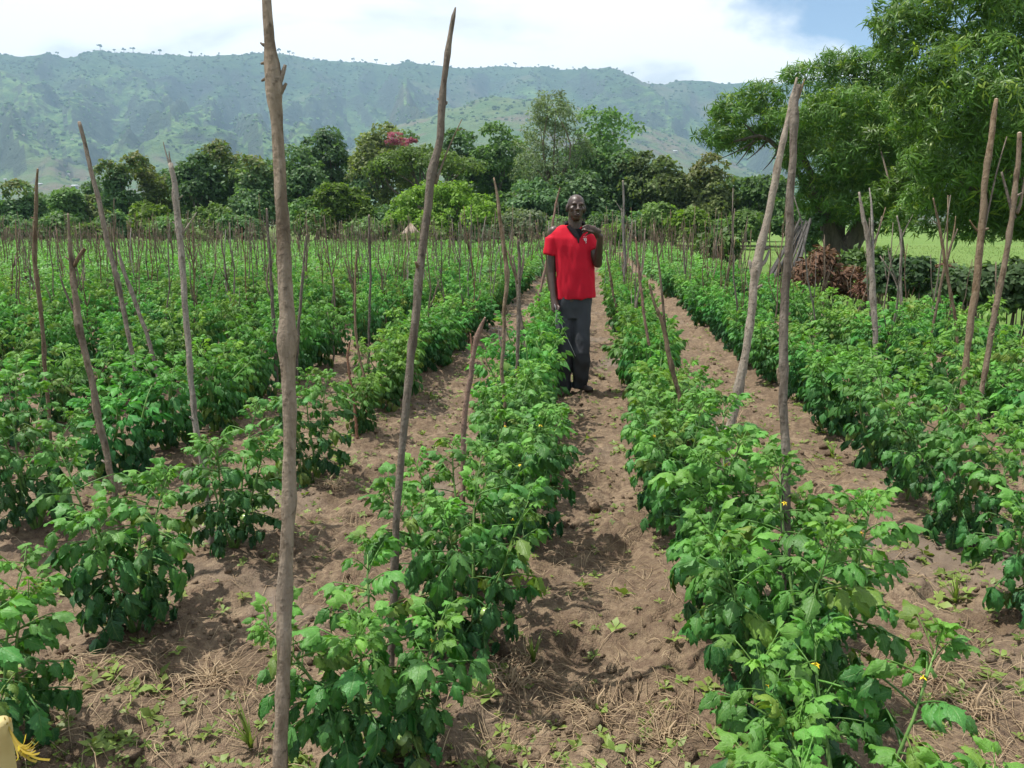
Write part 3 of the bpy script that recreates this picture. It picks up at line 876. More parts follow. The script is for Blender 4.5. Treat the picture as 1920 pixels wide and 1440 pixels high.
for x, y, rx in ind:
    h = prng.uniform(.62, .84); w = prng.uniform(.60, .80)
    plants.append([x, y, h, w, 108, f'{ordinal(count[(x, y)])} leafy tomato plant from the front in the {ROWNAME[rx]}', rx])
n_leafobj = 0
frng = np.random.default_rng(5)
for k, (x, y, h, w, n, lab, rx) in enumerate(plants):
    z = gz(x, y) - .005
    dist = math.hypot(x, y)
    root = empty('tomato_plant', (x, y, z), 0 if dist < 5.0 else frng.uniform(0, 6.28))
    tag(root, lab, 'tomato plant', 'tomato plants growing in rows')
    if dist < 5.0:
        stems, leaves, g = plant_plan(1000 + k, h, w, n, 0.192 if k < len(near) else .175)
        mb = MB()
        for P, r in stems: mb.add(*tube(P, r, 6))
        mb.build('stem', M_STEM, root)
        for p, Mx, s, age, kd in leaves:
            o = link('leaf', LEAF_HI[kd], root)
            M4 = Matrix((Mx * s).tolist()).to_4x4(); M4.translation = Vector(p)
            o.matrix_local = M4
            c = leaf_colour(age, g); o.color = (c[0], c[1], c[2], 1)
            n_leafobj += 1
        tops = [P[-2] for P, r in stems]
        if dist < 4:
            for q in range(int(g.integers(1, 5))):
                b = tops[q % len(tops)] + g.normal(0, .010, 3) + np.array([0, 0, .012])
                o = link('flower', FLOWER, root, b); o.rotation_euler = (g.uniform(-1, 1), g.uniform(-1, 1), g.uniform(0, 6))
                o.scale = (g.uniform(.5, .8),) * 3
            for q in range(int(g.integers(1, 3))):
                P = stems[q][0]; b = P[3] * .9 + np.array([g.uniform(-.05, .05), -.04, -.03])
                o = link('tomato', FRUIT, root, b); o.scale = (g.uniform(.7, 1.1),) * 3
    else:
        f, s = MID[int(frng.integers(0, len(MID)))]
        o = link('foliage', f, root); o['kind'] = 'stuff'; o.scale = (w / .60, w / .60, h / .66)
        o = link('stem', s, root); o.scale = (w / .60, w / .60, h / .66)
print('plants', len(plants), 'leaf objects', n_leafobj, 'far plants', len(rest))
mb = MB()
for x, y, rx in rest:
    v, t_, c = FAR[int(frng.integers(0, len(FAR)))]
    a = frng.uniform(0, 6.28); s = frng.uniform(.92, 1.2)
    weedy = np.array([1, 1, 1]) * frng.uniform(.85, 1.2)
    mb.add((v * s) @ rotz(a).T + np.array([x, y, -.0]), t_, None, col=c * weedy)
if mb.n:
    o = mb.build('distant_tomato_rows', M_TOM, col=True)
    tag(o, 'mass of tomato plants filling the far rows of the field', 'tomato plants', kind='stuff')

# ================================================================== STAKES
def stake_from_px(name, pts, base, label, mat=M_STAKE, tilt=0.0, cut=True, knots=(), twigs=(), seed=1, fork=None):
    """a stake traced from its picture: pts (u, v, width px) top to bottom, base = pixel where it enters the soil"""
    b = on_ground(*base); b[2] = gz(b[0], b[1]); dep = depth_of(b)
    pts = list(pts) + [(base[0], base[1], pts[-1][2])]
    v0 = pts[0][1]; v1 = base[1]
    def w3(u, v, w):
        d = dep + tilt * (v1 - v) / (v1 - v0)
        p = at(u, v, d) - b
        return (p[0], p[1], p[2], w * .445 * d / FPX)
    rows = [w3(*q) for q in pts]
    rows.append((rows[-1][0], rows[-1][1], -0.12, rows[-1][3]))
    root = empty(name, b)
    L = smooth_line(rows[::-1], 80)
    g = np.random.default_rng(seed)
    zz = np.arange(len(L)) * .33
    r = L[:, 3] * (1 + .13 * fbm(zz, zz * 0 + seed * 3.7, oct=3, seed=seed, gain=.7))
    for q in range(int(g.integers(4, 8))):
        kk = g.uniform(.1, .95) * len(L); r = r * (1 + g.uniform(.10, .30) * np.exp(-((np.arange(len(L)) - kk) / g.uniform(.7, 1.6)) ** 2))
    for (kv, amp) in knots:
        kz = w3(base[0], kv, 1)[2]
        r = r * (1 + amp * np.exp(-((L[:, 2] - kz) / (0.018 * dep / 2)) ** 2))
    P = L[:, :3] + np.stack([fbm(zz * .6, zz * 0 + 9.1 * q + seed, oct=2, seed=seed + q) for q in range(3)], 1) * (.38 * L[:, 3:4])
    mb = MB(); mb.add(*tube(P, r, 12, rough=.07, seed=seed))
    mb.build('shaft', mat, root)
    if cut:
        d = P[-1] - P[-2]; d /= np.linalg.norm(d)
        mb = MB(); e = P[-1] + d * .002
        mb.add(*tube([e - d * .004, e, e + d * r[-1] * .5], [r[-1] * .97, r[-1] * .93, r[-1] * .2], 9, rough=.1, seed=seed)); mb.build('cut_end', M_CUT, root)
    for tw in twigs:
        rw = [w3(*q) for q in tw]
        LL = smooth_line(rw, 9) if len(rw) > 2 else smooth_line([rw[0], [(a + c) / 2 + .004 for a, c in zip(rw[0], rw[1])], rw[1]], 9)
        mb = MB(); mb.add(*tube(LL[:, :3], LL[:, 3], 7, rough=.06, seed=seed)); mb.build('side_twig', mat, root)
    for q in range(int(g.integers(1, 4))):          # stubs of lopped side shoots
        i = int(g.uniform(.25, .9) * len(L)); a = g.uniform(0, 6.28); d = np.array([math.cos(a), math.sin(a) * .6, g.uniform(.2, .9)]); rr = r[i]
        mb = MB(); mb.add(*tube([P[i], P[i] + d * rr * 1.2, P[i] + d * rr * g.uniform(1.7, 2.6)], [rr * .6, rr * .42, rr * .28], 6, rough=.1, seed=q)); mb.build('lopped_stub', mat, root)
    tag(root, label, 'stake', 'wooden stakes standing in the field')
    return root

S = stake_from_px
S('wooden_stake', [(497, -90, 20), (500, -20, 21), (505, 60, 23), (509, 110, 27), (513, 150, 34), (514, 185, 28), (518, 230, 25), (524, 320, 26), (531, 430, 28), (536, 540, 30), (540, 620, 31), (541, 660, 34), (542, 720, 29), (545, 800, 28), (541, 930, 27), (534, 1090, 28), (530, 1260, 27), (527, 1440, 27)], (524, 1660),
  'thickest tan wooden stake in front, knotted near its top, reaching out of frame', M_STAKE_TAN, cut=False, knots=((120, .15), (175, .2), (640, .18), (935, .05)),
  twigs=[[(516, 165, 18), (526, 150, 12), (535, 122, 7)], [(516, 185, 18), (527, 172, 11), (537, 156, 6)], [(512, 155, 16), (500, 148, 9), (490, 152, 4)], [(508, 120, 14), (496, 118, 8), (489, 120, 4)], [(505, 88, 12), (494, 84, 7), (488, 80, 3)], [(541, 655, 22), (553, 640, 14), (557, 628, 9)], [(540, 690, 18), (530, 678, 12), (524, 676, 6)]], seed=3)
S('wooden_stake', [(854, 14, 3), (850, 30, 9), (843, 75, 11), (834, 140, 12), (828, 200, 14), (823, 260, 15), (812, 320, 16), (803, 390, 17), (795, 450, 17), (785, 530, 17), (776, 610, 17), (766, 700, 17), (757, 800, 16), (749, 900, 15), (743, 1000, 15), (738, 1120, 16), (733, 1230, 16)], (727, 1345),
  'tall brown stake leaning right between the thick front stake and the man', M_STAKE, cut=False, knots=((600, .12), (330, .1)),
  twigs=[[(816, 345, 8), (832, 300, 4), (848, 262, 3.2), (866, 224, 2)], [(858, 245, 2.2), (866, 242, 1.6), (874, 243, 1)], [(830, 198, 9), (837, 194, 5), (838, 190, 3)]], seed=4)
S('wooden_stake', [(909, 596, 4), (902, 612, 9), (893, 638, 10), (886, 672, 12), (884, 700, 11), (876, 745, 11), (871, 800, 11), (869, 870, 11), (866, 950, 11), (864, 1020, 11)], (862, 1180),
  'short reddish stake with a splintered pale broken top', M_STAKE_RED, cut=True, twigs=[[(885, 668, 7), (884, 645, 4), (882, 625, 2)]], seed=5)
S('wooden_stake', [(1498, 158, 8), (1492, 195, 13), (1488, 260, 15), (1484, 340, 16), (1479, 430, 17), (1474, 530, 17), (1470, 620, 18), (1468, 690, 19), (1470, 760, 18), (1474, 860, 18), (1474, 960, 19), (1470, 1060, 20), (1466, 1130, 21)], (1460, 1380),
  'dark upright stake with a forked tip, right one of the big crossed pair', M_STAKE, cut=False, knots=((690, .18), (430, .1)),
  twigs=[[(1493, 190, 9), (1501, 170, 6), (1509, 148, 2)], [(1464, 720, 12), (1460, 700, 9), (1459, 690, 5)]], seed=6)
S('wooden_stake', [(1494, 145, 4), (1485, 190, 9), (1474, 240, 11), (1464, 285, 13), (1452, 340, 15), (1440, 400, 15), (1428, 460, 18), (1416, 510, 20), (1410, 560, 17), (1404, 620, 16), (1392, 690, 17), (1378, 760, 17), (1364, 830, 18), (1354, 900, 16)], (1340, 1020),
  'pale grey stake leaning left, left one of the big crossed pair', M_STAKE_PALE, cut=False, knots=((455, .16), (500, .22), (690, .12), (825, .2)),
  twigs=[[(1420, 520, 14), (1410, 500, 9), (1405, 488, 5)], [(1422, 500, 12), (1434, 490, 8), (1442, 470, 5)], [(1357, 830, 10), (1349, 815, 6), (1343, 800, 3)]], seed=7)
S('wooden_stake', [(1868, 186, 8), (1860, 245, 11), (1850, 310, 12), (1843, 390, 13), (1837, 470, 14), (1830, 540, 14), (1818, 620, 13), (1810, 700, 12), (1804, 770, 11)], (1797, 900),
  'tall brown stake near the right edge with a thin twig rising beside it', M_STAKE, twigs=[[(1838, 470, 5), (1856, 380, 4), (1872, 310, 3), (1888, 256, 2)], [(1840, 440, 6), (1826, 425, 4), (1818, 412, 2)]], seed=8, knots=((560, .1),))
S('wooden_stake', [(1912, 250, 9), (1906, 330, 10), (1896, 410, 10), (1884, 490, 11), (1872, 560, 12), (1858, 630, 11), (1846, 700, 10), (1836, 765, 9)], (1822, 890),
  'rightmost stake with a broad fork, leaning to the right', M_STAKE, twigs=[[(1902, 410, 8), (1892, 375, 6), (1878, 322, 4)], [(1906, 400, 8), (1914, 380, 6), (1922, 330, 4)]], seed=9)
S('wooden_stake', [(1611, 360, 4), (1618, 400, 8), (1626, 440, 9), (1632, 490, 10), (1637, 550, 12), (1640, 610, 11), (1643, 680, 9)], (1646, 790),
  'pale twisted double stake right of the big crossed pair', M_STAKE_PALE, cut=False, twigs=[[(1640, 600, 8), (1637, 520, 7), (1636, 450, 7), (1634, 380, 4), (1630, 352, 2)], [(1637, 460, 4), (1648, 430, 3), (1653, 405, 1.5)]], seed=10, knots=((560, .15),))
S('wooden_stake', [(148, 229, 7), (160, 275, 8), (173, 325, 9), (186, 380, 10), (196, 430, 10), (210, 490, 10), (224, 545, 10), (240, 620, 9), (258, 712, 9)], (276, 815),
  'tall straight stake leaning left at far left, top cut flat', M_STAKE, seed=11)
S('wooden_stake', [(320, 305, 9), (326, 345, 12), (332, 390, 13), (338, 440, 13), (340, 490, 12), (346, 560, 12), (352, 640, 12), (359, 730, 11), (368, 815, 12), (382, 880, 13)], (398, 1030),
  'pale grey stake with spiky twigs on its top, left of the thick one', M_STAKE_PALE, cut=False, twigs=[[(322, 318, 6), (312, 290, 3), (306, 266, 1.5)], [(321, 310, 5), (318, 295, 3), (317, 283, 1.5)], [(341, 440, 5), (358, 415, 3), (369, 398, 2)], [(334, 420, 5), (326, 418, 3), (324, 415, 2)], [(331, 375, 5), (339, 370, 3), (343, 366, 1.5)]], seed=12, knots=((430, .1), (490, .1)))
S('wooden_stake', [(128, 400, 4), (130, 450, 7), (135, 500, 10), (142, 560, 12), (148, 605, 15), (156, 645, 13), (168, 700, 12), (180, 760, 13), (192, 820, 13), (206, 880, 13), (217, 940, 12)], (235, 1120),
  'grey stake with a thick pale broken fork at the left', M_STAKE, cut=False, twigs=[[(139, 500, 8), (147, 484, 8), (159, 466, 8)], [(147, 606, 9), (135, 575, 5), (120, 540, 4), (112, 515, 2)]], seed=13, knots=((610, .2), (770, .1)))
S('wooden_stake', [(71, 317, 4), (68, 370, 7), (66, 430, 8), (66, 490, 8), (72, 550, 9), (80, 620, 8), (84, 680, 8), (90, 755, 7)], (98, 860), 'slender straight stake second from the left picture edge', M_STAKE, seed=14)
S('wooden_stake', [(222, 470, 5), (232, 505, 7), (246, 545, 8), (262, 590, 8), (278, 635, 8), (290, 680, 7), (297, 720, 7)], (304, 790), 'crooked stake leaning left, crossing behind the pale spiky one', M_STAKE, seed=15)
S('wooden_stake', [(926, 333, 3), (933, 370, 6), (938, 420, 8), (945, 470, 9), (950, 520, 9), (946, 570, 8), (944, 640, 8), (941, 690, 8), (946, 740, 8), (948, 800, 7)], (950, 900),
  'tall thin stake left of the man, leaning slightly left', M_STAKE, cut=False, twigs=[[(943, 655, 6), (936, 630, 3), (935, 610, 1.5)], [(950, 590, 4), (954, 578, 3), (958, 573, 1.5)]], seed=16)
S('wooden_stake', [(972, 450, 5), (974, 500, 7), (973, 540, 8), (972, 600, 8), (971, 670, 8), (970, 735, 7)], (969, 830),
  'branched stake in front of the row left of the man', M_STAKE, cut=False, twigs=[[(972, 532, 7), (962, 505, 5), (952, 470, 3)], [(973, 530, 7), (980, 500, 5), (983, 462, 3)]], seed=17)
S('wooden_stake', [(962, 480, 3), (970, 540, 6), (977, 600, 7), (985, 650, 7), (992, 700, 6)], (1000, 790), 'dark thin stake leaning left just behind the branched stake', M_STAKE, seed=18)
S('wooden_stake', [(1050, 352, 2.5), (1042, 385, 4), (1036, 420, 5), (1030, 465, 5), (1021, 510, 6), (1010, 560, 6), (997, 620, 6)], (990, 655),
  'reddish stake leaning right behind the man with a pale tip', M_STAKE_RED, cut=False, seed=19)
S('wooden_stake', [(1192, 445, 3), (1197, 500, 5), (1204, 560, 6), (1212, 620, 6), (1224, 690, 6)], (1238, 790), 'thin reddish stake right of the man', M_STAKE_RED, twigs=[[(1200, 530, 3), (1207, 490, 2.5), (1211, 450, 1.5)]], seed=20)
S('wooden_stake', [(1217, 532, 4), (1226, 565, 6), (1240, 600, 8), (1250, 640, 10), (1260, 690, 10), (1273, 740, 9), (1284, 800, 9), (1292, 850, 8)], (1300, 930),
  'thick forked stake in the row right of the man', M_STAKE, cut=True, twigs=[[(1247, 615, 6), (1240, 540, 5), (1232, 470, 4), (1225, 420, 2.5)]], seed=21, knots=((610, .12),))
S('wooden_stake', [(1168, 339, 3.5), (1170, 380, 4.5), (1169, 430, 5), (1172, 490, 5), (1170, 560, 5)], (1172, 640), 'tall thin pale stake right behind the man with one side twig', M_STAKE_PALE, twigs=[[(1170, 405, 2), (1162, 390, 1.4), (1153, 376, .8)]], seed=22)
S('wooden_stake', [(1136, 470, 3), (1143, 510, 5), (1152, 560, 5), (1166, 610, 5)], (1172, 650), 'short stake leaning left beside the man at his left hip', M_STAKE, seed=23)
S('wooden_stake', [(500, 392, 4), (502, 430, 6), (506, 480, 6), (510, 560, 7), (515, 640, 7)], (520, 745), 'upright stake close left of the thick front stake', M_STAKE, seed=24, twigs=[[(507, 555, 5), (500, 530, 4), (508, 470, 3)]])
S('wooden_stake', [(575, 440, 3), (570, 490, 4), (566, 540, 6), (562, 590, 6), (558, 640, 6)], (556, 740), 'thin curved stake close right of the thick front stake', M_STAKE, seed=25)
S('wooden_stake', [(668, 470, 3), (666, 530, 4), (666, 600, 5), (672, 660, 5), (685, 720, 5)], (690, 790), 'thin stake with twigs in the left rows before the tall brown stake', M_STAKE, seed=26, twigs=[[(666, 560, 3), (655, 520, 2.5), (645, 480, 1.5)]])
S('wooden_stake', [(692, 404, 4), (693, 450, 5), (695, 520, 5), (693, 580, 5), (692, 625, 5)], (691, 700), 'upright stake standing near the tall brown stake on its left', M_STAKE, seed=27)
S('wooden_stake', [(655, 640, 4), (652, 680, 5), (662, 740, 5), (668, 800, 6)], (672, 838), 'crooked short stake in the small lone plant of the left alley', M_STAKE_RED, seed=28)
S('wooden_stake', [(1750, 372, 3), (1762, 430, 5), (1775, 510, 6), (1790, 590, 6), (1797, 665, 6)], (1803, 745), 'greenish grey stake leaning left, left of the two right edge stakes', M_STAKE, seed=29, twigs=[[(1764, 440, 3), (1757, 420, 2.5), (1745, 410, 1.2)]])
S('wooden_stake', [(1795, 430, 3), (1780, 470, 5), (1765, 530, 6), (1752, 600, 5), (1738, 660, 5)], (1733, 720), 'thin forked stake leaning right, crossing the greenish grey one', M_STAKE, seed=30, twigs=[[(1785, 455, 4), (1790, 425, 3), (1792, 405, 1.5)]])
S('wooden_stake', [(1682, 405, 3), (1690, 450, 4), (1688, 510, 5), (1692, 580, 5), (1698, 640, 5)], (1702, 700), 'thin stake with a long bent twig, right of the twisted pale one', M_STAKE_PALE, seed=31, twigs=[[(1693, 590, 4), (1680, 530, 3.5), (1650, 480, 2.5)], [(1688, 450, 3), (1700, 425, 2), (1712, 402, 1)]])

# stakes further off
STK = []
for k in range(26):
    g = np.random.default_rng(900 + k)
    H = 1.0; n = 7; t = np.linspace(-.06, 1, n)
    ben = g.normal(0, .02, 2); kink = g.normal(0, .012, (n, 2))
    P = np.stack([ben[0] * t * 2 + ben[1] * t ** 2 + kink[:, 0], kink[:, 1], t * H], 1)
    r0 = g.uniform(.0075, .0125)
    mb = MB(); mb.add(*tube(P, r0 * (1 - .55 * np.clip(t, 0, 1)), 5, rough=.1, seed=k))
    for q in range(int(g.choice([0, 1, 1, 2, 3, 4]))):
        f = g.uniform(.35, .9); i = int(f * (n - 1)); a = g.uniform(0, 6.28); L = g.uniform(.12, .42) * (1.15 - f)
        d = np.array([math.cos(a) * .55, math.sin(a) * .55, 1.0])
        mb.add(*tube([P[i], P[i] + d * L * .5, P[i] + d * L + np.array([0, 0, .05])], [r0 * .6, r0 * .42, r0 * .22], 4))
    STK.append(mb)
STK_ME = [b.mesh('stake', M_STAKE if k % 4 else (M_STAKE_RED if k % 8 else M_STAKE_PALE)) for k, b in enumerate(STK)]
srng = np.random.default_rng(31)
sc_ = []
for rx in ROWS:
    y = 7.6 + srng.uniform(0, .9)
    while y < 43.5:
        x = rx + srng.normal(0, .09); yy = y + srng.normal(0, .15)
        y += srng.uniform(.30, .70)
        if x > x_edge(yy) - .3 or not in_view(x, yy, 0, 1.4, 20): continue
        if abs(x + .1) < .45 and abs(yy - 7.2) < .5: continue
        if rx in (-0.5, 0.5) and yy < 8.6: continue
        sc_.append((x, yy, rx))
sc_.sort(key=lambda q: q[0] ** 2 + q[1] ** 2)
ind = sc_[:262]; rest = sc_[262:]
num = {}
for rx in ROWS:
    for i, q in enumerate(sorted([q for q in ind if q[2] == rx], key=lambda q: q[1])): num[q] = i + 1
def stake_pose(g):
    return g.normal(0, .075), g.normal(0, .085), g.uniform(0, 6.28), float(np.clip(g.normal(1.42, .26), .8, 2.1))
for q in ind:
    x, y, rx = q; tx, ty, rz, h = stake_pose(srng)
    k = int(srng.integers(0, len(STK)))
    o = link('wooden_stake', STK_ME[k], None, (x, y, gz(x, y)))
    o.rotation_mode = 'XYZ'; o.rotation_euler = (tx, ty, rz); o.scale = (1.15, 1.15, h)
    lean = 'leaning' if abs(ty) + abs(tx) > .16 else 'upright'
    tag(o, f'{lean} stake, {ordinal(num[q])} from the front in the {ROWNAME[rx]}', 'stake', 'wooden stakes standing in the field')
mb = MB()
for x, y, rx in rest:
    tx, ty, rz, h = stake_pose(srng)
    b = STK[int(srng.integers(0, len(STK)))]
    V = np.concatenate(b.v); T = np.concatenate(b.t); Q = np.concatenate(b.q)
    Mx = rotz(rz) @ roty(ty) @ rotx(tx)
    mb.add((V * np.array([1.25, 1.25, h])) @ Mx.T + np.array([x, y, 0]), T, Q)
o = mb.build('distant_stakes', M_STAKE)
tag(o, 'forest of thin grey stakes bristling from the far field rows', 'stakes', kind='stuff')
print('stakes', len(ind), len(rest))

# ================================================================== TREES
def leaf_blob_tree(lumps, per, size, col, g, top_tint=None, drop=0.0, shell=(.72, 1.06), sub=14, subr=.36, slender=1.0):
    """leaf faces on many small clumps that sit on the lumps (cx, cy, cz, rx, ry, rz); returns MB"""
    mb = MB()
    zs = [l[2] + l[5] for l in lumps]; ztop = max(zs); zbot = min(l[2] - l[5] for l in lumps)
    base = np.array([(0, 0, 0), (-.34 * slender, .5, .06), (.34 * slender, .5, .06), (0, 1, -.08)]); T = np.array([(0, 2, 1), (1, 2, 3)])
    for cx, cy, cz, rx, ry, rz in lumps:
        c = np.array([cx, cy, cz]); r = np.array([rx, ry, rz])
        d = g.normal(size=(sub, 3)); d /= np.linalg.norm(d, axis=1)[:, None]
        d[:, 2] = np.where(d[:, 2] < -.35, -d[:, 2], d[:, 2])
        cen = c + d * r * g.uniform(.62, .86, (sub, 1))
        sr = np.mean(r) * subr * g.uniform(.65, 1.35, sub)
        n = int(per / sub)
        e = g.normal(size=(sub, n, 3)); e /= np.linalg.norm(e, axis=2)[:, :, None]
        out = (cen - c)[:, None] / (np.linalg.norm(cen - c, axis=1)[:, None, None] + 1e-6)
        e = e + out * .55 + np.array([0, 0, .25]); e /= np.linalg.norm(e, axis=2)[:, :, None]
        pos = cen[:, None] + e * sr[:, None, None] * g.uniform(*shell, (sub, n, 1)) * np.array([1.1, 1.1, .8])
        pos = pos.reshape(-1, 3); e = e.reshape(-1, 3)
        nrm = e + g.normal(0, .55, e.shape) + np.array([0, 0, .45])
        yd = e * .6 + g.normal(0, .6, e.shape) + np.array([0, 0, -drop])
        Mx = frames(nrm, g, yd) * (size * g.uniform(.6, 1.35, len(pos)))[:, None, None]
        VV, TT = place_many(base, T, Mx, pos)
        cl = col * g.uniform(.75, 1.25, (sub, 1, 1)) * g.uniform(.75, 1.25, (sub, n, 1))
        cl = cl.reshape(-1, 3)
        if top_tint is not None:
            f = np.clip((pos[:, 2] - (zbot + .62 * (ztop - zbot))) / (.38 * (ztop - zbot)), 0, 1)[:, None] * g.uniform(0, 1, (len(pos), 1))
            cl = cl * (1 - f) + np.array(top_tint) * f
        mb.add(VV, TT, None, col=np.repeat(cl, 4, 0))
    return mb
def limbs(root, base, lumps, r0, g, fork=.35, name='trunk', wob=.12):
    """trunk with limbs that reach into the lumps"""
    top = max(l[2] for l in lumps); cx = np.mean([l[0] for l in lumps]); cyy = np.mean([l[1] for l in lumps])
    fk = np.array([base[0] + (cx - base[0]) * .3, base[1] + (cyy - base[1]) * .3, max(top * fork, .4)])
    mb = MB()
    P = smooth_line([np.r_[base + np.array([0, 0, -.2]), r0 * 1.35], np.r_[base * .6 + fk * .4, r0], np.r_[fk, r0 * .8]], 8)
    mb.add(*tube(P[:, :3], P[:, 3], 9, rough=.06, seed=3))
    for l in lumps:
        tip = np.array(l[:3]) + np.array([0, 0, l[5] * .3])
        midp = fk * .45 + tip * .55 + g.normal(0, wob * np.linalg.norm(tip - fk), 3) * np.array([1, 1, .4])
        P = smooth_line([np.r_[fk - [0, 0, .1], r0 * .55], np.r_[midp, r0 * .32], np.r_[tip, r0 * .09]], 8)
        mb.add(*tube(P[:, :3], P[:, 3], 6, rough=.06, seed=4))
    mb.build(name, M_BARK, root)

DARK = np.array([.082, .148, .058]); MIDG = np.array([.098, .182, .056]); OLIVE = np.array([.135, .180, .060]); BRIGHT = np.array([.140, .250, .034]); GREYG = np.array([.125, .165, .088]); FRESH = np.array([.120, .205, .050])
YT = (.17, .15, .045)
